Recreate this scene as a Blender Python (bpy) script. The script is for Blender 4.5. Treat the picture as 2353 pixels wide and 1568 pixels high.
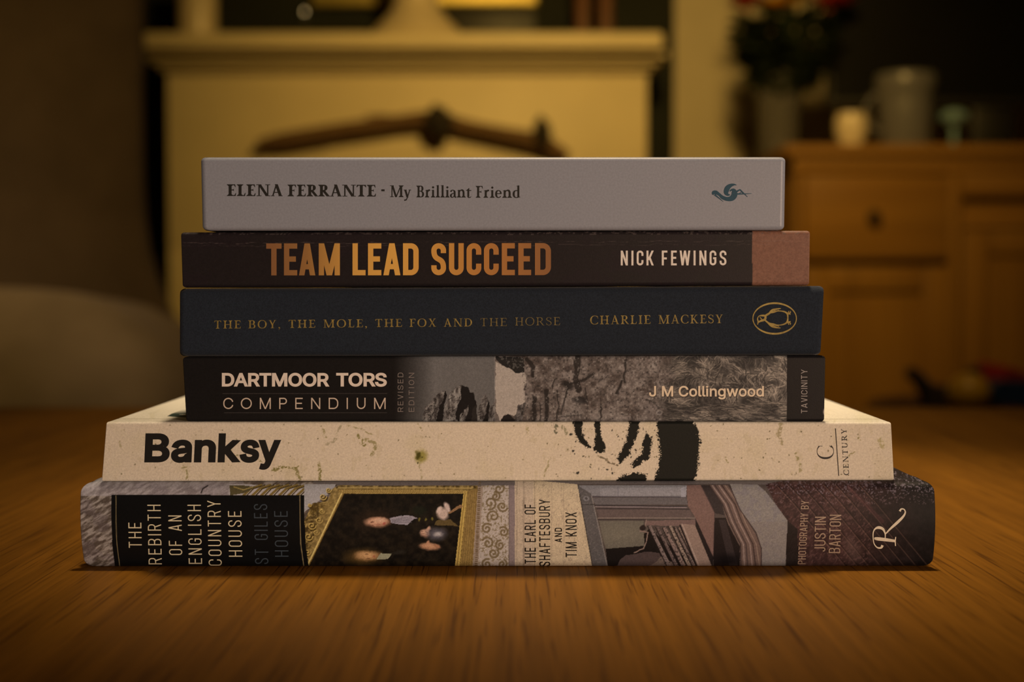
import bpy, bmesh, math, os
import numpy as np
from mathutils import Vector, Matrix

for o in list(bpy.data.objects):
    bpy.data.objects.remove(o, do_unlink=True)
SC = bpy.context.scene
COL = SC.collection
R = math.radians

# ------------------------------------------------------------------ camera, world, lights, exposure
TZ = 0.42                       # table top height
D = 0.48                        # camera to front book spine
FPX = 50.0 / 36.0 * 2353        # focal length in photo pixels
PITCH = math.atan(124 / FPX)
CAMZ = TZ + D * math.tan(math.atan((1305 - 784) / FPX) + PITCH)
cam = bpy.data.cameras.new('camera')
cam.lens = 50; cam.sensor_width = 36; cam.clip_start = 0.02
camo = bpy.data.objects.new('camera', cam); COL.objects.link(camo)
camo.location = (0, -D, CAMZ); camo.rotation_euler = (R(90) - PITCH, 0, 0)
cam.dof.use_dof = True; cam.dof.focus_distance = D + 0.004; cam.dof.aperture_fstop = 7.6
SC.camera = camo
SC.view_settings.view_transform = 'Standard'
SC.view_settings.look = 'None'
SC.view_settings.gamma = 1.0
SC.view_settings.exposure = 0.0
SC.view_settings.use_curve_mapping = False

w = bpy.data.worlds.new('world'); SC.world = w; w.use_nodes = True
w.node_tree.nodes['Background'].inputs[0].default_value = (0.9, 0.6, 0.3, 1)
w.node_tree.nodes['Background'].inputs[1].default_value = 0.004


def light(name, kind, loc, energy, color, target=None, **kw):
    l = bpy.data.lights.new(name, kind); l.energy = energy; l.color = color
    for k, v in kw.items():
        setattr(l, k, v)
    o = bpy.data.objects.new(name, l); COL.objects.link(o); o.location = loc
    if target is not None:
        o.rotation_euler = (Vector(target) - Vector(loc)).to_track_quat('-Z', 'Y').to_euler()
    return o


# spotlight in the ceiling over the coffee table, a little behind the books
light('ceiling_spot_light', 'SPOT', (0.08, 0.30, 2.30), 182, (1.0, 0.74, 0.46), (0.04, 0.16, TZ),
      spot_size=R(20), spot_blend=1.0, shadow_soft_size=0.07)
light('rear_table_fill', 'SPOT', (0.0, 0.95, 2.30), 62, (1.0, 0.70, 0.36), (0.0, 0.50, TZ),
      spot_size=R(30), spot_blend=1.0, shadow_soft_size=0.07)  # added unseen fill that lifts the far part of the table top
# added low fill from behind the camera, brightens the book spines
light('spine_fill_light', 'SPOT', (0.84, -1.22, 0.62), 63, (1.0, 0.685, 0.465), (-0.02, 0.0, TZ + 0.095),
      spot_size=R(24), spot_blend=1.0, shadow_soft_size=0.10)
# warm lamp lighting the fireplace from the front right
light('warm_room_lamp', 'SPOT', (0.30, 1.30, 1.62), 104, (1.0, 0.605, 0.145), (0.22, 3.4, 0.85),
      spot_size=R(82), spot_blend=1.0, shadow_soft_size=0.10)
light('chair_fill_light', 'SPOT', (-0.55, 0.75, 1.70), 14, (1.0, 0.64, 0.27), (-1.0, 1.75, 0.62),
      spot_size=R(62), spot_blend=0.9, shadow_soft_size=0.12)  # extra fill for the armchair, no real lamp stands here
light('cabinet_fill_light', 'SPOT', (0.5, 1.2, 1.9), 17, (1.0, 0.62, 0.25), (0.86, 2.35, 0.42),
      spot_size=R(70), spot_blend=1.0, shadow_soft_size=0.12)  # unseen fill added to brighten the sideboard and toys

# ------------------------------------------------------------------ photo measurement helpers
CP, SP = math.cos(PITCH), math.sin(PITCH)


def unproj(px, py, Y):
    """point seen at photo pixel px,py on the vertical plane at depth Y -> X, Z"""
    a = (np.asarray(px, float) - 1176.5) / FPX
    b = (784 - np.asarray(py, float)) / FPX
    dy = CP + b * SP; dz = -SP + b * CP
    t = (np.asarray(Y, float) + D) / dy
    return a * t, CAMZ + dz * t


def proj(X, Y, Z):
    y = np.asarray(Y) + D; z = np.asarray(Z) - CAMZ
    dep = y * CP - z * SP; up = y * SP + z * CP
    return 1176.5 + FPX * np.asarray(X) / dep, 784 - FPX * up / dep


def P(px, py, Y):
    x, z = unproj(px, py, Y); return float(x), float(Y), float(z)


def lin(c):
    c = np.asarray(c, float) / 255.0
    return np.where(c <= 0.04045, c / 12.92, ((c + 0.055) / 1.055) ** 2.4)


# ------------------------------------------------------------------ materials
def mat(name, color, rough=0.5, metal=0.0, spec=0.5, noise=None, bump=None, trans=0.0, emit=None, coat=0.0, sheen=0.0):
    m = bpy.data.materials.new(name); m.use_nodes = True
    nt = m.node_tree; b = nt.nodes['Principled BSDF']
    b.inputs['Base Color'].default_value = (*color, 1)
    b.inputs['Roughness'].default_value = rough
    b.inputs['Metallic'].default_value = metal
    b.inputs['Specular IOR Level'].default_value = spec
    b.inputs['Transmission Weight'].default_value = trans
    b.inputs['Coat Weight'].default_value = coat
    b.inputs['Sheen Weight'].default_value = sheen
    if emit:
        b.inputs['Emission Color'].default_value = (*emit[0], 1)
        b.inputs['Emission Strength'].default_value = emit[1]
    tc = nt.nodes.new('ShaderNodeTexCoord')
    if noise:
        sc, amt = noise[:2]
        n = nt.nodes.new('ShaderNodeTexNoise'); n.inputs['Scale'].default_value = sc; n.inputs['Detail'].default_value = 4
        r = nt.nodes.new('ShaderNodeValToRGB')
        r.color_ramp.elements[0].position = 0.3; r.color_ramp.elements[1].position = 0.7
        r.color_ramp.elements[0].color = (*[c * (1 - amt) for c in color], 1)
        r.color_ramp.elements[1].color = (*[min(1, c * (1 + amt)) for c in color], 1)
        mp = nt.nodes.new('ShaderNodeMapping')
        if len(noise) > 2:
            mp.inputs['Scale'].default_value = noise[2]
        nt.links.new(tc.outputs['Object'], mp.inputs['Vector']); nt.links.new(mp.outputs['Vector'], n.inputs['Vector'])
        nt.links.new(n.outputs['Fac'], r.inputs['Fac']); nt.links.new(r.outputs['Color'], b.inputs['Base Color'])
    if bump:
        n = nt.nodes.new('ShaderNodeTexNoise'); n.inputs['Scale'].default_value = bump[0]; n.inputs['Detail'].default_value = 3
        bp = nt.nodes.new('ShaderNodeBump'); bp.inputs['Strength'].default_value = bump[1]; bp.inputs['Distance'].default_value = 0.001
        nt.links.new(tc.outputs['Object'], n.inputs['Vector'])
        nt.links.new(n.outputs['Fac'], bp.inputs['Height']); nt.links.new(bp.outputs['Normal'], b.inputs['Normal'])
    return m


def mat_print(name, rough=0.45, spec=0.35, grain=0.10):
    spec *= 0.5
    m = mat(name, (0.5, 0.5, 0.5), rough, spec=spec, bump=(2600, 0.03))
    nt = m.node_tree; b = nt.nodes['Principled BSDF']
    a = nt.nodes.new('ShaderNodeAttribute'); a.attribute_name = 'print'
    tc = nt.nodes.new('ShaderNodeTexCoord')
    n = nt.nodes.new('ShaderNodeTexNoise'); n.inputs['Scale'].default_value = 1500; n.inputs['Detail'].default_value = 2
    mr = nt.nodes.new('ShaderNodeMapRange')
    mr.inputs['From Min'].default_value = 0.3; mr.inputs['From Max'].default_value = 0.7
    mr.inputs['To Min'].default_value = 1 - grain; mr.inputs['To Max'].default_value = 1 + grain
    mx = nt.nodes.new('ShaderNodeMix'); mx.data_type = 'RGBA'; mx.blend_type = 'MULTIPLY'; mx.inputs[0].default_value = 1
    nt.links.new(tc.outputs['Object'], n.inputs['Vector']); nt.links.new(n.outputs['Fac'], mr.inputs['Value'])
    nt.links.new(a.outputs['Color'], mx.inputs[6]); nt.links.new(mr.outputs['Result'], mx.inputs[7])
    nt.links.new(mx.outputs[2], b.inputs['Base Color'])
    return m


def mat_wood(name, c1, c2, c3, rough=0.42, scl=1.0, axis='Y', pores=True):
    """oak: long soft figure plus short dark pores running along one axis"""
    m = bpy.data.materials.new(name); m.use_nodes = True
    nt = m.node_tree; b = nt.nodes['Principled BSDF']; b.inputs['Roughness'].default_value = rough
    b.inputs['Specular IOR Level'].default_value = 0.1
    tc = nt.nodes.new('ShaderNodeTexCoord')

    def nz(sx, sl, detail, dist=0.0):
        mp = nt.nodes.new('ShaderNodeMapping')
        s = {'Y': (sx, sl, sx), 'X': (sl, sx, sx), 'Z': (sx, sx, sl)}[axis]
        mp.inputs['Scale'].default_value = [v * scl for v in s]
        n = nt.nodes.new('ShaderNodeTexNoise'); n.inputs['Scale'].default_value = 1.0
        n.inputs['Detail'].default_value = detail; n.inputs['Distortion'].default_value = dist
        nt.links.new(tc.outputs['Object'], mp.inputs['Vector']); nt.links.new(mp.outputs['Vector'], n.inputs['Vector'])
        return n
    def ramp(n, p0, p1, a, c):
        r = nt.nodes.new('ShaderNodeValToRGB')
        r.color_ramp.elements[0].position = p0; r.color_ramp.elements[1].position = p1
        r.color_ramp.elements[0].color = (*a, 1); r.color_ramp.elements[1].color = (*c, 1)
        nt.links.new(n.outputs['Fac'], r.inputs['Fac']); return r
    fig = ramp(nz(46, 1.6, 5, 0.4), 0.28, 0.74, c1, c2)
    fine = ramp(nz(480, 9, 3), 0.35, 0.65, (0.80,) * 3, (1.04,) * 3)
    m1 = nt.nodes.new('ShaderNodeMix'); m1.data_type = 'RGBA'; m1.blend_type = 'MULTIPLY'; m1.inputs[0].default_value = 1
    nt.links.new(fig.outputs[0], m1.inputs[6]); nt.links.new(fine.outputs[0], m1.inputs[7])
    out = m1
    if pores:
        po = ramp(nz(860, 19, 2), 0.57, 0.68, (0, 0, 0), (0.68,) * 3)
        m2 = nt.nodes.new('ShaderNodeMix'); m2.data_type = 'RGBA'
        nt.links.new(po.outputs[0], m2.inputs[0]); nt.links.new(m1.outputs[2], m2.inputs[6])
        m2.inputs[7].default_value = (*c3, 1)
        bp = nt.nodes.new('ShaderNodeBump'); bp.inputs['Strength'].default_value = 0.25; bp.inputs['Distance'].default_value = 0.0004
        bp.invert = True
        nt.links.new(po.outputs[0], bp.inputs['Height']); nt.links.new(bp.outputs['Normal'], b.inputs['Normal'])
        out = m2
    nt.links.new(out.outputs[2], b.inputs['Base Color'])
    return m


def mat_pages(name, color):
    m = mat(name, color, 0.85, spec=0.1)
    nt = m.node_tree; b = nt.nodes['Principled BSDF']
    tc = nt.nodes.new('ShaderNodeTexCoord'); mp = nt.nodes.new('ShaderNodeMapping')
    mp.inputs['Scale'].default_value = (3, 3, 6000)
    n = nt.nodes.new('ShaderNodeTexNoise'); n.inputs['Scale'].default_value = 1
    r = nt.nodes.new('ShaderNodeValToRGB')
    r.color_ramp.elements[0].color = (*[c * 0.65 for c in color], 1); r.color_ramp.elements[1].color = (*color, 1)
    r.color_ramp.elements[0].position = 0.35; r.color_ramp.elements[1].position = 0.6
    nt.links.new(tc.outputs['Object'], mp.inputs['Vector']); nt.links.new(mp.outputs['Vector'], n.inputs['Vector'])
    nt.links.new(n.outputs['Fac'], r.inputs['Fac']); nt.links.new(r.outputs['Color'], b.inputs['Base Color'])
    return m


# ------------------------------------------------------------------ object helpers
def tag(o, label=None, cat=None, group=None, kind=None):
    if label: o['label'] = label
    if cat: o['category'] = cat
    if group: o['group'] = group
    if kind: o['kind'] = kind
    return o


def thing(name, loc, label, cat, group=None, rz=0.0):
    o = bpy.data.objects.new(name, None); COL.objects.link(o)
    o.empty_display_size = 0.02
    o.location = loc; o.rotation_euler.z = rz
    return tag(o, label, cat, group)


def link(name, me, material, parent=None, smooth=None):
    o = bpy.data.objects.new(name, me); COL.objects.link(o)
    if material:
        me.materials.append(material)
    if parent:
        o.parent = parent
    if smooth is not None:
        me.polygons.foreach_set('use_smooth', [True] * len(me.polygons))
        if smooth < 180:
            me.set_sharp_from_angle(angle=R(smooth))
    return o


def bm_obj(name, bm, material, parent=None, smooth=None):
    bmesh.ops.recalc_face_normals(bm, faces=bm.faces)
    me = bpy.data.meshes.new(name); bm.to_mesh(me); bm.free()
    return link(name, me, material, parent, smooth)


def add_box(bm, x0, x1, y0, y1, z0, z1, bev=0.0, seg=2):
    vs = [bm.verts.new(p) for p in [(x0, y0, z0), (x1, y0, z0), (x1, y1, z0), (x0, y1, z0),
                                    (x0, y0, z1), (x1, y0, z1), (x1, y1, z1), (x0, y1, z1)]]
    fs = [bm.faces.new([vs[i] for i in f]) for f in
          [(3, 2, 1, 0), (4, 5, 6, 7), (0, 1, 5, 4), (1, 2, 6, 5), (2, 3, 7, 6), (3, 0, 4, 7)]]
    if bev > 0:
        es = list({e for f in fs for e in f.edges})
        bmesh.ops.bevel(bm, geom=es, offset=bev, segments=seg, profile=0.5, affect='EDGES', clamp_overlap=True)


def box(name, x0, x1, y0, y1, z0, z1, material, parent=None, bev=0.0, seg=2, smooth=35):
    bm = bmesh.new()
    o = parent.matrix_basis.translation if parent else Vector((0, 0, 0))
    add_box(bm, x0 - o.x, x1 - o.x, y0 - o.y, y1 - o.y, z0 - o.z, z1 - o.z, bev, seg)
    return bm_obj(name, bm, material, parent, smooth if bev > 0 else None)


def add_lathe(bm, prof, cx=0, cy=0, cz=0, seg=40, closed=False):
    rings = []
    for r, z in prof:
        if r < 1e-6:
            rings.append([bm.verts.new((cx, cy, cz + z))])
        else:
            rings.append([bm.verts.new((cx + r * math.cos(2 * math.pi * i / seg), cy + r * math.sin(2 * math.pi * i / seg), cz + z)) for i in range(seg)])
    for a, b in zip(rings, rings[1:]):
        for i in range(seg):
            j = (i + 1) % seg
            if len(a) == 1 and len(b) == 1: continue
            if len(a) == 1: bm.faces.new((a[0], b[i], b[j]))
            elif len(b) == 1: bm.faces.new((a[i], a[j], b[0]))
            else: bm.faces.new((a[i], a[j], b[j], b[i]))


def lathe(name, prof, material, parent=None, seg=40, off=(0, 0, 0), smooth=50):
    bm = bmesh.new(); add_lathe(bm, prof, *off, seg=seg)
    return bm_obj(name, bm, material, parent, smooth)


def add_tube(bm, pts, radii, seg=10, cap=True):
    pts = [Vector(p) for p in pts]; rings = []
    if not hasattr(radii, '__len__'): radii = [radii] * len(pts)
    ref = Vector((0.12, 0.31, 1)).normalized()
    for i, p in enumerate(pts):
        t = (pts[min(i + 1, len(pts) - 1)] - pts[max(i - 1, 0)]).normalized()
        if abs(t.dot(ref)) > 0.95: rf = Vector((1, 0.1, 0))
        else: rf = ref
        u = t.cross(rf).normalized(); v = t.cross(u)
        rings.append([bm.verts.new(p + radii[i] * (math.cos(2 * math.pi * k / seg) * u + math.sin(2 * math.pi * k / seg) * v)) for k in range(seg)])
    for a, b in zip(rings, rings[1:]):
        for k in range(seg):
            bm.faces.new((a[k], a[(k + 1) % seg], b[(k + 1) % seg], b[k]))
    if cap:
        bm.faces.new(rings[0][::-1]); bm.faces.new(rings[-1])


def tube(name, pts, radii, material, parent=None, seg=10):
    bm = bmesh.new(); add_tube(bm, pts, radii, seg)
    return bm_obj(name, bm, material, parent, 60)


def add_prism(bm, poly, y0, y1):
    """polygon in XZ extruded along Y"""
    a = [bm.verts.new((x, y0, z)) for x, z in poly]; b = [bm.verts.new((x, y1, z)) for x, z in poly]
    bm.faces.new(a); bm.faces.new(b[::-1])
    for i in range(len(poly)):
        j = (i + 1) % len(poly); bm.faces.new((a[i], b[i], b[j], a[j]))


# ------------------------------------------------------------------ the room
M_wall = mat('warm_cream_wall_paint', (0.70, 0.61, 0.44), 0.8, noise=(6, 0.05), bump=(220, 0.15))
M_dark = mat('charcoal_wall_paint', (0.018, 0.020, 0.016), 0.85, spec=0.15, noise=(5, 0.15), bump=(200, 0.15))
M_ceil = mat('white_ceiling_paint', (0.70, 0.68, 0.62), 0.9, noise=(4, 0.03))
M_floor = mat('brown_carpet', (0.10, 0.065, 0.04), 0.95, spec=0.1, noise=(90, 0.35), bump=(400, 0.6))
M_base = mat('cream_gloss_trim', (0.62, 0.54, 0.38), 0.4, noise=(8, 0.04))
XL, XR, YB, YF, ZC = -2.3, 2.5, 3.95, -2.2, 2.45


def struct(o):
    o['kind'] = 'structure'; return o


struct(box('floor', XL, XR, YF, YB, -0.05, 0.0, M_floor))
struct(box('ceiling', XL, XR, YF, YB, ZC, ZC + 0.05, M_ceil))
struct(box('wall_back', XL - 0.1, XR + 0.1, YB, YB + 0.1, -0.05, ZC + 0.05, M_wall))
struct(box('wall_left', XL - 0.1, XL, YF, YB, -0.05, ZC + 0.05, M_wall))
struct(box('wall_right', XR, XR + 0.1, YF, YB, -0.05, ZC + 0.05, M_wall))
struct(box('wall_front', XL - 0.1, XR + 0.1, YF - 0.1, YF, -0.05, ZC + 0.05, M_wall))
YCH = 3.55                                                   # face of the chimney breast
cx0, _, _ = P(322, 300, YCH); cx1, _, _ = P(1549, 300, YCH)
struct(box('wall_chimney_breast', cx0, cx1, YCH, YB, 0, ZC, M_dark))
struct(box('baseboard_left', XL, XL + 0.018, YF, YB, 0, 0.12, M_base, bev=0.004))
struct(box('baseboard_right', XR - 0.018, XR, YF, YB, 0, 0.12, M_base, bev=0.004))
struct(box('baseboard_back', cx1 + 0.001, XR - 0.018, YB - 0.018, YB, 0, 0.12, M_base, bev=0.004))

# ------------------------------------------------------------------ fireplace surround
M_mant = mat('cream_painted_wood', (0.66, 0.56, 0.36), 0.5, noise=(9, 0.04), bump=(60, 0.08))
M_black = mat('black_cast_iron', (0.012, 0.012, 0.011), 0.55, noise=(20, 0.2))
YM = 3.32                                                    # front of the surround legs
mx0, _, _ = P(384, 250, YM); mx1, _, _ = P(1487, 250, YM)
zs1 = P(900, 72, YM - 0.13)[2]; zs0 = P(900, 112, YM - 0.13)[2]; zf0 = P(900, 166, YM)[2]
sx0 = P(326, 90, YM - 0.13)[0]; sx1 = P(1526, 90, YM - 0.13)[0]
fp = thing('fireplace_surround', ((mx0 + mx1) / 2, YM, 0), 'cream painted fireplace surround with wide mantel shelf on the dark chimney breast', 'fireplace')
box('mantel_shelf', sx0, sx1, YM - 0.13, YCH, zs0, zs1, M_mant, fp, 0.012, 3)
bm = bmesh.new()                                             # stepped cornice under the shelf
o = fp.matrix_basis.translation
for k, (dx, dy, za, zb) in enumerate([(0.045, 0.085, 0.66, 1.0), (0.028, 0.055, 0.33, 0.66), (0.012, 0.03, 0.0, 0.33)]):
    h = zs0 - zf0
    add_box(bm, mx0 - dx - o.x, mx1 + dx - o.x, YM - dy - o.y, YCH - o.y, zf0 + za * h, zf0 + zb * h, 0.004, 2)
bm_obj('cornice', bm, M_mant, fp, 35)
oz = 0.62; ow = 0.36
box('frieze_panel', mx0, mx1, YM, YCH, oz, zf0, M_mant, fp, 0.004)
box('side_panel', mx0, -0.09 - ow + 0.0, YM, YCH, 0.0, oz, M_mant, fp, 0.004)
box('side_panel', -0.09 + ow, mx1, YM, YCH, 0.0, oz, M_mant, fp, 0.004)
box('firebox', -0.09 - ow, -0.09 + ow, YM + 0.10, YCH - 0.002, 0.0, oz, M_black, fp)
box('hearth', mx0 - 0.05, mx1 + 0.05, YM - 0.32, YM - 0.001, 0.0, 0.04, M_black, fp, 0.006)

# branch decoration hung across the front of the surround
M_branch = mat('brown_driftwood', (0.12, 0.065, 0.028), 0.85, noise=(40, 0.4, (1, 6, 6)), bump=(120, 0.6))
M_cone = mat('dark_pine_cone', (0.022, 0.016, 0.010), 0.8, noise=(60, 0.4), bump=(100, 0.5))
yb = YM - 0.045
br = thing('driftwood_branch', P(960, 300, yb), 'brown driftwood branch with dark pine cones hung across the fireplace surround', 'branch')
bo = br.matrix_basis.translation
pts = [(592, 333), (640, 324), (700, 314), (780, 301), (850, 291), (920, 281), (975, 274), (1030, 282), (1085, 296), (1150, 309), (1210, 320), (1262, 336), (1305, 362)]
rad = [0.012, 0.020, 0.021, 0.021, 0.021, 0.020, 0.022, 0.021, 0.020, 0.021, 0.023, 0.021, 0.014]
tube('branch', [Vector(P(x, y, yb)) - bo for x, y in pts], rad, M_branch, br, 12)
tube('twig', [Vector(P(x, y, yb)) - bo for x, y in [(930, 276), (880, 268), (840, 268)]], [0.008, 0.006, 0.003], M_branch, br, 8)
tube('twig', [Vector(P(x, y, yb)) - bo for x, y in [(600, 335), (660, 334), (760, 322)]], [0.008, 0.009, 0.004], M_branch, br, 8)


def pine_cone(px, py, rx, h, rot):
    bm = bmesh.new(); c = Vector(P(px, py, yb - 0.03)) - bo
    prof = []
    n = 9
    for i in range(n + 1):
        t = i / n
        r = rx * math.sin(math.pi * min(1, t * 0.92 + 0.06)) ** 0.8
        prof.append((max(r, 0.0) * (1.0 if i % 2 else 0.8), (t - 0.5) * h))
    prof = [(0, -h / 2)] + prof + [(0, h / 2)]
    add_lathe(bm, prof, seg=20)
    for v in bm.verts:
        a = math.atan2(v.co.y, v.co.x); f = 1 + 0.12 * math.sin(a * 8 + v.co.z * 300)
        v.co.x *= f; v.co.y *= f
    bmesh.ops.rotate(bm, verts=bm.verts, cent=(0, 0, 0), matrix=Matrix.Rotation(rot, 3, 'Y'))
    bmesh.ops.translate(bm, verts=bm.verts, vec=c)
    return bm_obj('pine_cone', bm, M_cone, br, 60)


pine_cone(1008, 278, 0.040, 0.090, R(-15))
pine_cone(1246, 302, 0.025, 0.085, R(-8))

# things on the mantel shelf
M_cer = mat('cream_ceramic', (0.62, 0.52, 0.36), 0.35, noise=(12, 0.05))
ys = YM + 0.02
x, _, _ = P(454, 40, ys)
v = thing('pillar_candle', (x, ys, zs1), 'wide cream pillar candle on the left end of the mantel shelf', 'candle')
rr = 0.052
lathe('wax', [(0, 0), (rr, 0), (rr, 0.17), (rr * 0.95, 0.178), (rr * 0.6, 0.172), (0, 0.170)], M_cer, v)
tube('wick', [(0, 0, 0.168), (0.001, 0, 0.185)], 0.0015, M_black, v, 6)
x, _, _ = P(958, 40, ys)
v = thing('vase', (x, ys - 0.02, zs1), 'cream bell-footed ceramic vase in the middle of the mantel shelf', 'vase')
lathe('body', [(0, 0), (0.118, 0), (0.122, 0.006), (0.116, 0.022), (0.098, 0.042), (0.078, 0.062), (0.063, 0.085), (0.058, 0.11), (0.064, 0.15), (0.075, 0.19), (0.070, 0.24), (0.045, 0.27), (0.036, 0.29), (0.046, 0.31), (0.040, 0.308), (0.030, 0.29), (0, 0.10)], M_cer, v)
# gilt frame picture hung on the chimney breast
M_gilt = mat('gilt_frame', (0.50, 0.40, 0.12), 0.45, metal=0.75, noise=(30, 0.10), bump=(80, 0.3))
M_canvas = mat('dark_varnished_canvas', (0.05, 0.04, 0.02), 0.5, noise=(9, 0.5))
ypic = YCH - 0.03
fx0, _, fz = P(715, 14, ypic); fx1, _, _ = P(1236, 14, ypic)
pic = thing('picture', ((fx0 + fx1) / 2, YCH, fz), 'wide gilt framed picture hung above the mantel shelf', 'picture')
o = pic.matrix_basis.translation; hw = (fx1 - fx0) / 2; fh = 0.42
bm = bmesh.new()
add_box(bm, -hw, hw, -0.034, -0.001, 0, 0.05, 0.008, 3)
add_box(bm, -hw, hw, -0.034, -0.001, fh - 0.05, fh, 0.008, 3)
add_box(bm, -hw, -hw + 0.05, -0.033, -0.001, 0.05, fh - 0.05, 0.006, 2)
add_box(bm, hw - 0.05, hw, -0.033, -0.001, 0.05, fh - 0.05, 0.006, 2)
bm_obj('frame', bm, M_gilt, pic, 40)
bm = bmesh.new(); add_box(bm, -hw + 0.049, hw - 0.049, -0.020, -0.004, 0.049, fh - 0.049)
bm_obj('canvas', bm, M_canvas, pic)
# black soundbar-like box below the picture, on the shelf
M_blkp = mat('black_plastic', (0.010, 0.009, 0.008), 0.5, noise=(50, 0.2))
bx0 = P(1022, 40, ys + 0.105)[0]; bx1 = P(1232, 40, ys + 0.105)[0]; bz = P(1100, 21, ys + 0.105)[2]
bb = thing('storage_box', ((bx0 + bx1) / 2, ys + 0.15, zs1), 'low black box standing beside the cream vase under the gilt picture', 'box')
o = bb.matrix_basis.translation
box('case', bx0, bx1, ys + 0.105, ys + 0.195, zs1, bz, M_blkp, bb, 0.004)
box('lid', bx0 - 0.002, bx1 + 0.002, ys + 0.103, ys + 0.197, bz, bz + 0.008, M_blkp, bb, 0.003)
# slim brown candles at right
M_bcan = mat('brown_wax', (0.13, 0.055, 0.03), 0.5, noise=(20, 0.1))
for k, px in enumerate((1338, 1392)):
    x, _, _ = P(px, 40, ys + 0.06)
    c = thing('candle', (x, ys + 0.06, zs1), ['slim brown candle right of the gilt picture, nearer to it', 'slim brown candle nearest the right end of the mantel shelf'][k], 'candle', 'slim candles on the mantel shelf')
    lathe('wax', [(0, 0), (0.020, 0), (0.020, 0.2), (0.015, 0.205), (0, 0.203)], M_bcan, c, 20)
    tube('wick', [(0, 0, 0.202), (0, 0.001, 0.215)], 0.0012, M_black, c, 6)
# small tea light whose flame blurs to a disc
M_flame = mat('candle_flame', (1, 0.7, 0.3), 0.5, emit=((1.0, 0.72, 0.30), 1.6))
M_glassy = mat('clear_glass', (0.80, 0.82, 0.78), 0.08, trans=0.9)
x, _, z = P(700, 28, ys + 0.05)
t = thing('tea_light', (x, ys + 0.05, zs1), 'tiny lit tea light on a dark holder on the mantel shelf', 'candle')
hz = z - zs1
lathe('holder', [(0, 0), (0.022, 0), (0.022, 0.004), (0.006, 0.01), (0.005, hz - 0.022), (0.018, hz - 0.018), (0.018, hz - 0.006), (0, hz - 0.006)], M_blkp, t, 20)
lathe('flame', [(0, hz - 0.006), (0.003, hz - 0.002), (0.0032, hz + 0.001), (0.0015, hz + 0.005), (0, hz + 0.008)], M_flame, t, 10)

# ------------------------------------------------------------------ sideboard on the right
M_oak = mat_wood('sideboard_oak', (0.19, 0.092, 0.018), (0.27, 0.138, 0.028), (0.16, 0.07, 0.02), 0.5, 0.35, 'X', pores=False)
M_oakd = mat_wood('sideboard_oak_vertical', (0.18, 0.088, 0.017), (0.25, 0.128, 0.026), (0.16, 0.07, 0.02), 0.5, 0.35, 'Z', pores=False)
M_gap = mat('dark_cupboard_inside', (0.04, 0.022, 0.01), 0.9, noise=(9, 0.2))
M_knob = mat('dark_bronze', (0.05, 0.035, 0.02), 0.4, metal=0.8)
YS = 2.92; YSB = 3.42
sbx0, _, sbz = P(1806, 331, YS - 0.02)
sbx1 = 2.30
sd = thing('sideboard', ((sbx0 + sbx1) / 2, YS, 0), 'oak sideboard with panelled doors and drawers in the right alcove', 'sideboard')
box('worktop', sbx0, sbx1, YS - 0.02, YSB, sbz - 0.028, sbz, M_oak, sd, 0.005)
ax0 = P(1826, 500, YS)[0]
box('cornice_rail', ax0 - 0.004, sbx1 - 0.03, YS - 0.004, YSB, sbz - 0.065, sbz - 0.029, M_oak, sd, 0.003)
zt = sbz - 0.066
ex0 = P(2180, 500, YS)[0]
box('side_panel', ax0, ax0 + 0.022, YS, YSB, 0.0, zt, M_oakd, sd, 0.002)
box('divider', ex0, ex0 + 0.03, YS, YSB - 0.02, 0.06, zt, M_oakd, sd, 0.002)
box('side_panel', sbx1 - 0.05, sbx1 - 0.028, YS, YSB, 0.0, zt, M_oakd, sd, 0.002)
box('back_panel', ax0 + 0.022, sbx1 - 0.05, YSB - 0.018, YSB, 0.03, zt, M_oak, sd)
box('bottom_panel', ax0 + 0.022, sbx1 - 0.05, YS + 0.01, YSB - 0.02, 0.04, 0.06, M_oak, sd, 0.002)
zd = P(2050, 600, YS)[2]; zd2 = P(2050, 618, YS)[2]
dr = box('drawer', ax0 + 0.024, ex0 - 0.002, YS - 0.006, YS + 0.30, zd + 0.004, zt - 0.004, M_oak, sd, 0.004)
kb = lathe('knob', [(0, 0), (0.007, 0.0), (0.008, 0.012), (0.016, 0.018), (0.014, 0.026), (0, 0.028)], M_knob, dr, 16)
kb.rotation_euler.x = R(90); kb.location = ((ax0 + ex0) / 2 - sd.location.x, -0.0055, (zd + zt) / 2)
# door with a recessed panel
bm = bmesh.new(); o = sd.matrix_basis.translation
dx0, dx1, dz0, dz1 = ax0 + 0.024 - o.x, ex0 - 0.002 - o.x, 0.065, zd - 0.012
s_ = 0.06
for q in [(dx0, dx0 + s_, dz0, dz1), (dx1 - s_, dx1, dz0, dz1), (dx0 + s_, dx1 - s_, dz0, dz0 + s_), (dx0 + s_, dx1 - s_, dz1 - s_, dz1)]:
    add_box(bm, q[0], q[1], -0.006, 0.016, q[2], q[3], 0.003, 2)
add_box(bm, dx0 + s_ - 0.001, dx1 - s_ + 0.001, 0.006, 0.012, dz0 + s_ - 0.001, dz1 - s_ + 0.001)
dd = bm_obj('door', bm, M_oakd, sd, 35)
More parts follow.
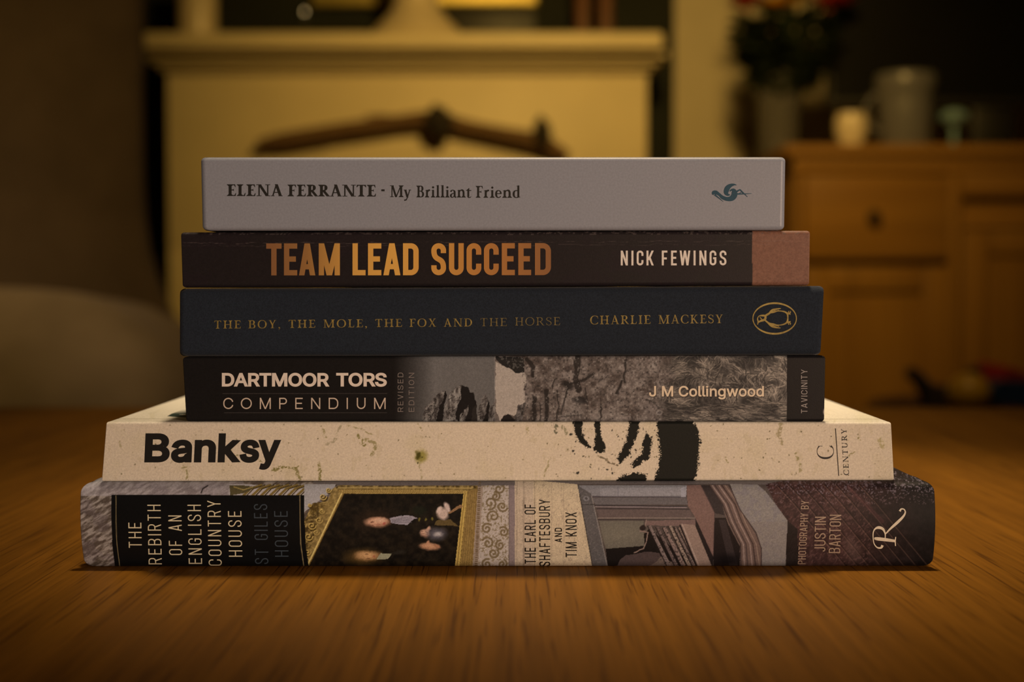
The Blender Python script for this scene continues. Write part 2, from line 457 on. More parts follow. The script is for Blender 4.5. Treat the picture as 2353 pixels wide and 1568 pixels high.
# open compartment and right hand doors
zsh = P(2250, 505, YS)[2]
box('shelf', ex0 + 0.031, sbx1 - 0.051, YS + 0.005, YSB - 0.02, zsh - 0.02, zsh, M_oak, sd, 0.002)
zop = P(2250, 452, YS)[2]
box('rail', ex0 + 0.031, sbx1 - 0.051, YS - 0.004, YS + 0.02, zop, zt - 0.002, M_oak, sd, 0.002)
box('drawer', ex0 + 0.033, sbx1 - 0.053, YS + 0.025, YS + 0.32, zsh + 0.001, zop + 0.004, M_oak, sd, 0.003)
mid = (ex0 + sbx1) / 2
for (a, b) in ((ex0 + 0.033, mid - 0.002), (mid + 0.002, sbx1 - 0.052)):
    bm = bmesh.new(); a -= o.x; b -= o.x; z0, z1 = 0.065, zsh - 0.024
    for q in [(a, a + s_, z0, z1), (b - s_, b, z0, z1), (a + s_, b - s_, z0, z0 + s_), (a + s_, b - s_, z1 - s_, z1)]:
        add_box(bm, q[0], q[1], -0.004, 0.016, q[2], q[3], 0.003, 2)
    add_box(bm, a + s_ - 0.001, b - s_ + 0.001, 0.006, 0.012, z0 + s_ - 0.001, z1 - s_ + 0.001)
    bm_obj('door', bm, M_oakd, sd, 35)

# television on the sideboard
M_scr = mat('black_tv_screen', (0.006, 0.006, 0.006), 0.25, noise=(3, 0.2))
YT = 3.355
tx0, _, tz0 = P(1903, 242, YT)
tv = thing('television', (1.30, YT, sbz), 'large black television standing on the sideboard', 'television')
o = tv.matrix_basis.translation
box('bezel', tx0, tx0 + 1.12, YT, YT + 0.045, tz0, tz0 + 0.64, M_blkp, tv, 0.006)
box('screen', tx0 + 0.012, tx0 + 1.108, YT - 0.002, YT + 0.01, tz0 + 0.018, tz0 + 0.628, M_scr, tv)
bm = bmesh.new()
add_box(bm, -0.28, 0.28, -0.10, 0.05, 0.0, 0.014, 0.004, 2)
add_box(bm, -0.06, 0.06, 0.018, 0.04, 0.014, tz0 - sbz + 0.02, 0.004, 2)
bm_obj('stand', bm, M_blkp, tv, 35)
# white canister, cream cup, glass ornament on the sideboard
M_wht = mat('grey_white_glazed_ceramic', (0.125, 0.122, 0.13), 0.35, noise=(14, 0.05))
yc = 3.02
x, _, _ = P(2081, 250, yc); zt_ = P(2081, 172, yc)[2] - sbz
wr = 0.5 * (P(2146, 250, yc)[0] - P(2018, 250, yc)[0])
c = thing('mug', (x, yc, sbz), 'tall white ceramic mug with a rolled rim in front of the television', 'mug')
lathe('body', [(0, 0), (wr * 0.86, 0), (wr * 0.92, 0.006), (wr * 0.95, zt_ * 0.6), (wr * 0.97, zt_ * 0.74), (wr * 1.06, zt_ * 0.80), (wr * 1.08, zt_ * 0.95), (wr * 1.03, zt_), (wr * 0.98, zt_ * 0.97), (wr * 0.86, zt_ * 0.7), (wr * 0.84, 0.012), (0, 0.010)], M_wht, c, 48)
hp = [(-wr * 0.93, 0, zt_ * 0.72), (-wr * 1.25, 0, zt_ * 0.72), (-wr * 1.42, 0, zt_ * 0.55), (-wr * 1.35, 0, zt_ * 0.33), (-wr * 0.9, 0, zt_ * 0.22)]
tube('handle', hp, [0.007, 0.0075, 0.0075, 0.0075, 0.007], M_wht, c, 12)
yc2 = 3.0
x, _, _ = P(1956, 290, yc2); h_ = P(1956, 262, yc2)[2] - sbz
c = thing('bowl', (x, yc2, sbz), 'small cream pot on the sideboard between the flowers and the white mug', 'bowl')
wr2 = 0.040
lathe('body', [(0, 0), (wr2 * 0.6, 0), (wr2 * 0.95, h_ * 0.35), (wr2, h_ * 0.7), (wr2 * 0.9, h_), (wr2 * 0.82, h_ * 0.97), (wr2 * 0.8, h_ * 0.4), (0, h_ * 0.15)], M_cer, c, 32)
M_blue = mat('pale_blue_glass', (0.20, 0.32, 0.36), 0.12, noise=(20, 0.1))
yc3 = 3.05
x, _, zb_ = P(2192, 272, yc3)
c = thing('ornament', (x, yc3, sbz), 'small pale blue glass ornament right of the white mug', 'ornament')
hb = zb_ - sbz
lathe('body', [(0, 0), (0.022, 0), (0.02, 0.006), (0.008, 0.014), (0.008, hb - 0.022), (0.026, hb - 0.014), (0.038, hb), (0.030, hb + 0.014), (0.012, hb + 0.022), (0, hb + 0.023)], M_blue, c, 32)

# glass vase of flowers
YV = 3.285
x, _, _ = P(1790, 250, YV)
vs = thing('flower_vase', (x, YV, sbz), 'clear glass vase of dark leafy stems with red and yellow flowers', 'vase')
vb = sbz; zr = P(1786, 165, YV)[2] - vb
M_smoke = mat('smoky_glass', (0.42, 0.40, 0.38), 0.12, trans=0.8)
lathe('glass', [(0, 0), (0.050, 0), (0.054, 0.008), (0.055, zr * 0.5), (0.060, zr), (0.056, zr), (0.051, zr * 0.5), (0.049, 0.014), (0, 0.012)], M_smoke, vs, 40)
M_stem = mat('dark_green_stem', (0.020, 0.035, 0.010), 0.6, noise=(30, 0.3))
M_leaf = mat('dark_green_leaves', (0.016, 0.026, 0.009), 0.6, noise=(20, 0.4))
import random
rnd = random.Random(4)
heads = [(1712, 14, 'red'), (1778, 24, 'yellow'), (1830, 2, 'yellow'), (1902, 18, 'red'), (1925, 5, 'red'), (1700, -30, 'yellow'), (1860, -35, 'red'), (1770, -40, 'red')]
vo = vs.matrix_basis.translation
M_pet = {'red': mat('red_petals', (0.62, 0.085, 0.028), 0.6, noise=(30, 0.25)), 'yellow': mat('yellow_petals', (0.80, 0.48, 0.02), 0.6, noise=(30, 0.2))}
for i, (hx, hy, col) in enumerate(heads):
    yy = YV + rnd.uniform(-0.05, 0.03)
    hp_ = Vector(P(hx, hy, yy)) - vo
    b0 = Vector((rnd.uniform(-0.02, 0.02), rnd.uniform(-0.02, 0.02), 0.02))
    m_ = (b0 * 0.55 + hp_ * 0.45); m_.x *= 0.75
    st = tube('stem', [b0, b0 * 0.8 + hp_ * 0.2 - Vector((hp_.x * 0.1, 0, 0)), m_, hp_], 0.0035, M_stem, vs, 8)
    bm = bmesh.new()
    for ring, (n, r0, tilt) in enumerate([(12, 0.060, 0.1), (11, 0.056, 0.45), (9, 0.046, 0.8), (7, 0.034, 1.1)]):
        for k in range(n):
            a = 2 * math.pi * k / n + ring * 0.3
            d = Vector((math.cos(a), math.sin(a), 0)); s = Vector((-math.sin(a), math.cos(a), 0)); up = Vector((0, 0, 1))
            dirv = d * math.cos(tilt) + up * math.sin(tilt) + Vector((0, -0.35, 0))
            q = [hp_ + s * -0.004, hp_ + s * 0.004, hp_ + dirv * r0 * 0.6 + s * 0.016, hp_ + dirv * r0, hp_ + dirv * r0 * 0.6 - s * 0.016]
            bm.faces.new([bm.verts.new(p) for p in q])
    bmesh.ops.create_uvsphere(bm, u_segments=10, v_segments=6, radius=0.018, matrix=Matrix.Translation(hp_ + Vector((0, -0.004, 0.006))))
    bm_obj('flower', bm, M_pet[col], vs)
bm = bmesh.new()
for k in range(1300):
    a = rnd.uniform(0, 6.283); t = rnd.random()
    zz = zr * 0.80 + t * 0.19
    rad_ = 0.02 + 0.10 * math.sqrt(rnd.random()) * (0.35 + 0.65 * min(1, t * 1.6))
    c0 = Vector((rad_ * math.cos(a) + 0.012, rad_ * 0.5 * math.sin(a) - 0.01, zz))
    d = Vector((math.cos(a) * 0.8, math.sin(a) * 0.8, rnd.uniform(-0.6, 0.6))).normalized()
    s = d.cross(Vector((rnd.uniform(-.4, .4), rnd.uniform(-.4, .4), 1))).normalized(); n = d.cross(s)
    L_ = rnd.uniform(0.035, 0.06); W_ = L_ * 0.28
    q = [c0, c0 + d * L_ * 0.4 + s * W_ + n * 0.004, c0 + d * L_, c0 + d * L_ * 0.4 - s * W_ + n * 0.004]
    bm.faces.new([bm.verts.new(p) for p in q])
tag(bm_obj('foliage', bm, M_leaf, vs), kind='stuff')

# ------------------------------------------------------------------ toys in a basket on the floor
M_bask = mat('brown_wicker', (0.14, 0.07, 0.025), 0.8, noise=(120, 0.4, (1, 1, 4)), bump=(150, 0.8))
yt = 2.05
x, _, zr_ = P(2250, 938, yt)
bk = thing('basket', (x, yt, 0), 'brown wicker toy basket on the floor behind the coffee table', 'basket')
bm = bmesh.new()
rows = 22
for k in range(rows):
    z = 0.012 + (zr_ - 0.02) * k / (rows - 1); r = 0.15 + 0.03 * k / rows
    pts = [((r + 0.004 * math.cos(i * math.pi + k * math.pi)) * math.cos(2 * math.pi * i / 36), (r + 0.004 * math.cos(i * math.pi + k * math.pi)) * math.sin(2 * math.pi * i / 36), z) for i in range(37)]
    add_tube(bm, pts, 0.0085, 6, False)
bm_obj('weave', bm, M_bask, bk, 60)
tube('rim', [(0.183 * math.cos(2 * math.pi * i / 36), 0.183 * math.sin(2 * math.pi * i / 36), zr_) for i in range(37)], 0.011, M_bask, bk, 8)
lathe('base', [(0, 0), (0.15, 0), (0.165, zr_ - 0.05), (0, zr_ - 0.05)], M_bask, bk, 36)
M_ty = mat('yellow_toy_plastic', (0.50, 0.30, 0.015), 0.4, noise=(10, 0.1))
M_tr = mat('red_toy_plastic', (0.34, 0.02, 0.02), 0.4, noise=(10, 0.1))
M_tb = mat('navy_toy_plastic', (0.012, 0.035, 0.11), 0.4, noise=(10, 0.1))
M_plush = mat('dark_brown_plush', (0.020, 0.010, 0.006), 0.95, noise=(60, 0.4), bump=(300, 0.8), sheen=0.3)
x, y, z = P(2226, 905, yt - 0.11)
bm = bmesh.new(); bmesh.ops.create_uvsphere(bm, u_segments=28, v_segments=16, radius=0.036)
o = bm_obj('toy_ball', bm, M_ty, None, 180); o.location = (x, y, z)
tag(o, 'yellow toy ball in the basket between the plush toy and blue toy', 'ball')
x, y, z = P(2298, 880, yt + 0.09)
bm = bmesh.new(); add_box(bm, -0.035, 0.035, -0.035, 0.035, -0.05, 0.03, 0.006, 3)
o = bm_obj('toy_block', bm, M_tr, None, 35); o.location = (x, y, z); o.rotation_euler = (0.1, 0.25, 0.5)
tag(o, 'red toy block peeking out behind the blue toy', 'toy')
x, y, z = P(2322, 918, yt - 0.02)
ca = thing('toy_car', (x, y, z - 0.022), 'dark blue toy car lying on top in the basket', 'toy')
bm = bmesh.new(); add_prism(bm, [(-0.07, 0.012), (0.07, 0.012), (0.07, 0.032), (0.045, 0.036), (0.025, 0.056), (-0.03, 0.056), (-0.05, 0.036), (-0.07, 0.032)], -0.03, 0.03)
bm_obj('body', bm, M_tb, ca)
for sx in (-0.042, 0.042):
    for sy in (-0.031, 0.031):
        bm = bmesh.new(); bmesh.ops.create_cone(bm, cap_ends=True, segments=18, radius1=0.014, radius2=0.014, depth=0.010, matrix=Matrix.Translation((sx, sy, 0.014)) @ Matrix.Rotation(R(90), 4, 'X'))
        bm_obj('wheel', bm, M_blkp, ca, 40)
# dark plush toy: rounded body with two floppy limbs raised
x, y, z = P(2165, 900, yt + 0.06)
pl = thing('plush_toy', (x, y, z - 0.03), 'dark brown plush toy with floppy arms hanging over the basket', 'toy')
me = bpy.data.meshes.new('body')
vv = [(0, 0, -0.05), (0, 0, 0.0), (0.002, 0, 0.045), (-0.03, -0.01, 0.03), (-0.055, -0.02, 0.062), (-0.075, -0.02, 0.07), (0.035, -0.01, 0.03), (0.05, -0.02, 0.062), (0.062, -0.02, 0.075)]
ee = [(0, 1), (1, 2), (1, 3), (3, 4), (4, 5), (1, 6), (6, 7), (7, 8)]
me.from_pydata(vv, ee, [])
po = link('body', me, M_plush, pl)
sk = po.modifiers.new('skin', 'SKIN'); ra = [0.034, 0.036, 0.016, 0.016, 0.014, 0.012, 0.018, 0.017, 0.014]
for i, r_ in enumerate(ra):
    me.skin_vertices[0].data[i].radius = (r_, r_)
me.skin_vertices[0].data[0].use_root = True
po.modifiers.new('sub', 'SUBSURF').levels = 2
po.modifiers['sub'].render_levels = 2

# ------------------------------------------------------------------ armchair on the left
M_fab = mat('brown_linen_upholstery', (0.20, 0.145, 0.075), 0.9, spec=0.1, noise=(14, 0.12), bump=(500, 0.4), sheen=0.2)
M_seat = mat('pale_linen_cushion', (0.44, 0.35, 0.20), 0.9, spec=0.1, noise=(10, 0.15), bump=(350, 0.5), sheen=0.2)
M_leg = mat('dark_wood_leg', (0.05, 0.025, 0.01), 0.45, noise=(20, 0.3, (1, 1, 8)))
YA = 1.72
ac = thing('armchair', (-1.05, YA, 0), 'high-backed brown linen armchair with a pale seat at the left', 'armchair')
o = ac.matrix_basis.translation


def soft(name, bm, material, parent, bev=0.02, seg=4, sub=0, crumple=0.0):
    ob = bm_obj(name, bm, material, parent, 60)
    m = ob.modifiers.new('bevel', 'BEVEL'); m.width = bev; m.segments = seg; m.limit_method = 'ANGLE'; m.angle_limit = R(30)
    return ob


# back with a curved right edge that flares towards the seat
sil = [(328, -160), (322, 0), (320, 200), (322, 400), (327, 500), (336, 570), (352, 630), (375, 690), (402, 745), (420, 800), (428, 860), (430, 1020)]
poly = [(-0.62, P(300, -190, YA + 0.25)[2] - o.z)] + [(P(a + 14, b, YA + 0.25)[0] - o.x, P(a, b, YA + 0.25)[2] - o.z) for a, b in sil]
poly += [(-0.62, poly[-1][1])]
poly[0] = (-0.62, poly[1][1])
bm = bmesh.new(); add_prism(bm, poly, 0.25, 0.42)
for v_ in bm.verts:                                          # the back narrows towards its rear face
    if v_.co.y > 0.4 and v_.co.x > 0: v_.co.x -= 0.06
soft('backrest', bm, M_fab, ac, 0.03, 5)
zst = P(150, 655, YA)[2] - 0.045
# pale seat cushion, slightly crowned
bm = bmesh.new()
sxa, sxb = -0.62, P(425, 760, YA - 0.3)[0] - o.x
nx, ny = 26, 20
zlow = 0.30
grid = []
for j in range(ny + 1):
    row = []
    for i in range(nx + 1):
        u, v_ = i / nx, j / ny
        e = min(u, 1 - u, 1.0) ; ev = min(v_, 1 - v_)
        drop = 0.13 * (1 - min(1, e / 0.16)) ** 2 + 0.20 * (1 - min(1, ev / 0.30)) ** 2
        wv = 0.012 * math.sin(u * 9 + v_ * 4) * min(1, e * 5)
        row.append(bm.verts.new((sxa + (sxb - sxa) * u, -0.34 + 0.57 * v_, max(zlow + 0.025, zst + 0.03 - drop + wv))))
    grid.append(row)
for j in range(ny):
    for i in range(nx):
        bm.faces.new((grid[j][i], grid[j][i + 1], grid[j + 1][i + 1], grid[j + 1][i]))
base = []
border = [grid[0][i] for i in range(nx + 1)] + [grid[j][nx] for j in range(1, ny + 1)] + [grid[ny][i] for i in range(nx - 1, -1, -1)] + [grid[j][0] for j in range(ny - 1, 0, -1)]
bot = [bm.verts.new((v_.co.x, v_.co.y, zlow)) for v_ in border]
for i in range(len(border)):
    j = (i + 1) % len(border); bm.faces.new((border[i], border[j], bot[j], bot[i]))
bm.faces.new(bot[::-1])
bm_obj('seat_cushion', bm, M_seat, ac, 60)
bm = bmesh.new(); add_box(bm, -0.64, 0.34, -0.33, 0.40, 0.13, zlow - 0.001)
soft('seat_base', bm, M_fab, ac, 0.015)
bm = bmesh.new(); add_box(bm, -0.78, -0.63, -0.33, 0.42, 0.13, 0.62)
soft('armrest', bm, M_fab, ac, 0.05, 5)
for sx in (-0.70, 0.28):
    for sy in (-0.27, 0.35):
        lathe('leg', [(0, 0), (0.016, 0), (0.026, 0.129), (0, 0.129)], M_leg, ac, 16, (sx, sy, 0))

# ------------------------------------------------------------------ coffee table
M_table = mat_wood('oak_table_top', (0.172, 0.073, 0.0070), (0.250, 0.110, 0.0110), (0.064, 0.024, 0.003), 0.5, 1.0, 'Y')
yfar = 0.0953 / math.tan(math.atan((936 - 784) / FPX) + PITCH) - D
tb = thing('coffee_table', (0, 0.2, 0), 'oak coffee table carrying the stack of books', 'table')
box('table_top', -0.62, 0.62, -0.26, yfar, TZ - 0.032, TZ, M_table, tb, 0.003, 3)
box('apron', -0.55, 0.55, -0.20, -0.18, TZ - 0.10, TZ - 0.033, M_table, tb, 0.002)
box('apron', -0.55, 0.55, yfar - 0.08, yfar - 0.06, TZ - 0.10, TZ - 0.033, M_table, tb, 0.002)
box('apron', -0.57, -0.55, -0.18, yfar - 0.08, TZ - 0.10, TZ - 0.033, M_table, tb, 0.002)
box('apron', 0.55, 0.57, -0.18, yfar - 0.08, TZ - 0.10, TZ - 0.033, M_table, tb, 0.002)
for sx in (-0.575, 0.515):
    for sy in (-0.215, yfar - 0.10):
        box('leg', sx, sx + 0.06, sy, sy + 0.06, 0, TZ - 0.033, M_table, tb, 0.003)

# ================================================================== lettering
# every glyph is a list of convex polygons (x right, y up)


def arc(cx, cy, rx, ry, a0, a1, n=9):
    return [(cx + rx * math.cos(R(a0 + (a1 - a0) * i / n)), cy + ry * math.sin(R(a0 + (a1 - a0) * i / n))) for i in range(n + 1)]


def bez(p0, p1, p2, p3, n=10):
    o_ = []
    for i in range(n + 1):
        t = i / n; q = 1 - t
        o_.append(tuple(q ** 3 * p0[k] + 3 * q * q * t * p1[k] + 3 * q * t * t * p2[k] + t ** 3 * p3[k] for k in (0, 1)))
    return o_


def strip(pts, ws):
    """stroke along pts with width(s) ws -> quads"""
    pts = [Vector((p[0], p[1])) for p in pts]
    q = [pts[0]]; wq = []
    if not hasattr(ws, '__len__'): ws = [ws] * len(pts)
    keep = [0]
    for i in range(1, len(pts)):
        if (pts[i] - pts[keep[-1]]).length > 1e-6: keep.append(i)
    pts = [pts[i] for i in keep]; ws = [ws[i] for i in keep]
    if len(pts) < 2: return []
    closed = False
    Ls, Rs = [], []
    n = len(pts)
    for i in range(n):
        d0 = (pts[i] - pts[i - 1]).normalized() if i > 0 else None
        d1 = (pts[i + 1] - pts[i]).normalized() if i < n - 1 else None
        if d0 is None: d0 = d1
        if d1 is None: d1 = d0
        t = d0 + d1
        t = t.normalized() if t.length > 1e-6 else d1
        nn = Vector((-t.y, t.x)); c = max(0.35, nn.dot(Vector((-d1.y, d1.x))))
        h = ws[i] / 2 / c
        Ls.append(pts[i] + nn * h); Rs.append(pts[i] - nn * h)
    return [[tuple(Rs[i]), tuple(Rs[i + 1]), tuple(Ls[i + 1]), tuple(Ls[i])] for i in range(n - 1)]


def fill(loops):
    """oriented loops -> trapezoids of their non-zero winding union (no overlaps)"""
    ed = []
    for p in loops:
        for i in range(len(p)):
            (x0, y0), (x1, y1) = p[i - 1], p[i]
            if abs(y1 - y0) > 1e-9: ed.append((x0, y0, x1, y1, 1) if y1 > y0 else (x1, y1, x0, y0, -1))
    if not ed: return []
    ys = sorted({round(v, 5) for e_ in ed for v in (e_[1], e_[3])})
    st = (ys[-1] - ys[0]) / 48; lv = []
    for a, c in zip(ys, ys[1:]):
        k = max(1, int((c - a) / st)); lv += [a + (c - a) * i / k for i in range(k)]
    lv.append(ys[-1]); out = []
    for a, c in zip(lv, lv[1:]):
        if c - a < 2e-5: continue
        m = .5 * (a + c); act = []
        for x0, y0, x1, y1, d in ed:
            if y0 <= m < y1:
                f = lambda y: x0 + (x1 - x0) * (y - y0) / (y1 - y0)
                act.append((f(m), f(a), f(c), d))
        act.sort(); w_ = 0
        for q in act:
            if w_ == 0: s0 = q
            w_ += q[3]
            if w_ == 0 and q[0] - s0[0] > 1e-6: out.append([(s0[1], a), (q[1], a), (q[2], c), (s0[2], c)])
    return out


def union(polys):
    lp = []
    for q in polys:
        ar = sum(q[i - 1][0] * q[i][1] - q[i][0] * q[i - 1][1] for i in range(len(q)))
        lp.append(q if ar > 0 else q[::-1])
    return fill(lp)


def diag(x0, y0, x1, y1, s):
    """diagonal stroke with horizontal ends"""
    dx, dy = x1 - x0, y1 - y0
    hw = s / 2 * math.hypot(dx, dy) / abs(dy)
    return [[(x0 - hw, y0), (x0 + hw, y0), (x1 + hw, y1), (x1 - hw, y1)]]


def rect(x0, y0, x1, y1):
    return [[(x0, y0), (x1, y0), (x1, y1), (x0, y1)]]


SANS_W = {'I': None, 'M': .60, 'W': .70, 'T': .44, 'L': .40, 'E': .41, 'F': .39, 'A': .50, 'J': .36, ' ': .24, 'X': .48, 'Y': .48}


def sans(ch, w, h, s, rf=0.26):
    return union(sans_strokes(ch, w, h, s, rf))


def sans_strokes(ch, w, h, s, rf=0.26):
    a = s / 2; L, Rr, B, T = a, w - a, a, h - a; m = h * 0.51
    r = max(0.02, min((w - s) * 0.5, h * rf, (h - s) * 0.5))
    o_ = []
    V = lambda x: rect(x - a, 0, x + a, h)
    H = lambda x0, x1, y: rect(x0, y - a, x1, y + a)
    def top(y0):                                           # open end at the upper right
        if T - r >= y0: return [(Rr, y0), (Rr, T - r)] + arc(Rr - r, T - r, r, r, 0, 90)
        return arc(Rr - r, T - r, r, r, math.degrees(math.asin(min(.95, (y0 - T + r) / r))), 90)
    if ch == 'T': o_ = V(w / 2) + H(0, w, T)
    elif ch == 'I': o_ = V(w / 2)
    elif ch == 'L': o_ = V(L) + H(0, w, B)
    elif ch == 'E': o_ = V(L) + H(0, w, B) + H(0, w, T) + H(0, w * .90, m)
    elif ch == 'F': o_ = V(L) + H(0, w, T) + H(0, w * .90, m - s * .3)
    elif ch == 'H': o_ = V(L) + V(Rr) + H(0, w, m)
    elif ch == 'N': o_ = V(L) + V(Rr) + diag(Rr, 0, L, h, s)
    elif ch == 'M': o_ = V(L) + V(Rr) + diag(w / 2, 0, L, h, s) + diag(w / 2, 0, Rr, h, s)
    elif ch == 'A': o_ = diag(L, 0, w / 2, h, s) + diag(Rr, 0, w / 2, h, s) + H(w * .22, w * .78, h * .27)
    elif ch == 'W': o_ = diag(w * .27, 0, L, h, s) + diag(w * .27, 0, w / 2, h, s) + diag(w * .73, 0, w / 2, h, s) + diag(w * .73, 0, Rr, h, s)
    elif ch == 'Y': o_ = diag(w / 2, h * .42, L, h, s) + diag(w / 2, h * .42, Rr, h, s) + rect(w / 2 - a, 0, w / 2 + a, h * .45)
    elif ch == 'X': o_ = diag(L, 0, Rr, h, s) + diag(Rr, 0, L, h, s)
    elif ch == 'K': o_ = V(L) + diag(L + a, h * .36, Rr, h, s) + diag(Rr, 0, L + s * .9, h * .58, s)
    elif ch == 'V': o_ = diag(w / 2, 0, L, h, s) + diag(w / 2, 0, Rr, h, s)
    elif ch == 'U': o_ = strip([(L, h), (L, B + r)] + arc(L + r, B + r, r, r, 180, 270) + arc(Rr - r, B + r, r, r, 270, 360) + [(Rr, h)], s)
    elif ch == 'J': o_ = strip([(L, h * .24), (L, B + r)] + arc(L + r, B + r, r, r, 180, 270) + arc(Rr - r, B + r, r, r, 270, 360) + [(Rr, h)], s)
    elif ch in 'OQ': o_ = strip([(L, m), (L, B + r)] + arc(L + r, B + r, r, r, 180, 270) + arc(Rr - r, B + r, r, r, 270, 360) + [(Rr, m)] + arc(Rr - r, T - r, r, r, 0, 90) + arc(L + r, T - r, r, r, 90, 180) + [(L, m)], s)
    elif ch == 'C': o_ = strip(top(h * .64) + arc(L + r, T - r, r, r, 90, 180) + [(L, m)] + arc(L + r, B + r, r, r, 180, 270) + [(x, h - y) for x, y in top(h * .64)[::-1]], s)
    elif ch == 'G': o_ = strip(top(h * .66) + arc(L + r, T - r, r, r, 90, 180) + [(L, m)] + arc(L + r, B + r, r, r, 180, 270) + arc(Rr - r, B + r, r, r, 270, 360) + [(Rr, h * .5)], s) + H(w * .52, w, h * .48)
    elif ch == 'S':
        r = min(r, h * .24)
        hf = top(h * .69) + arc(L + r, T - r, r, r, 90, 180) + bez((L, T - r - .001), (L, h * .58), (w * .34, h * .54), (w / 2, h * .5))
        o_ = strip(hf + [(w - x, h - y) for x, y in hf[::-1][1:]], s)
    elif ch == 'D': o_ = V(L) + strip([(L, T), (Rr - r, T)] + arc(Rr - r, T - r, r, r, 90, 0) + arc(Rr - r, B + r, r, r, 0, -90) + [(L, B)], s)
    elif ch in 'PRB':
        mb = h * (.47 if ch != 'B' else .515); r2 = min((w - s) * .5, (T - mb) / 2)
        o_ = V(L) + strip([(L, T), (Rr - r2, T)] + arc(Rr - r2, T - r2, r2, r2, 90, 0) + arc(Rr - r2, mb + r2, r2, r2, 0, -90) + [(L, mb)], s)
        if ch == 'R': o_ += diag(Rr, 0, w * .55, mb + a, s)
        if ch == 'B':
            r3 = min((w - s) * .5, (mb - B) / 2)
            o_ += strip([(L, mb), (Rr - r3, mb)] + arc(Rr - r3, mb - r3, r3, r3, 90, 0) + arc(Rr - r3, B + r3, r3, r3, 0, -90) + [(L, B)], s)
    return o_


def sans_text(txt, width, h, s, gap=0.10, rf=0.26):
    """condensed sans word fitted to width; returns polys"""
    nat = [(SANS_W.get(c, .46) or s / h) for c in txt]
    fixed = sum(s for c in txt if c == 'I')
    tot = sum(n for n, c in zip(nat, txt) if c != 'I') + gap * (len(txt) - 1)
    k = (width - fixed) / tot
    x = 0; out = []
    for n, c in zip(nat, txt):
        wd = s if c == 'I' else n * k
        out += [[(px + x, py) for px, py in q] for q in sans(c, wd, h, s, rf)]
        x += wd + gap * k
    return out


# --- serif face: unit cap height 1, t thick stroke, n thin stroke
def serif(ch, t, n):
    q, a = serif_strokes(ch, t, n)
    return union(q), a


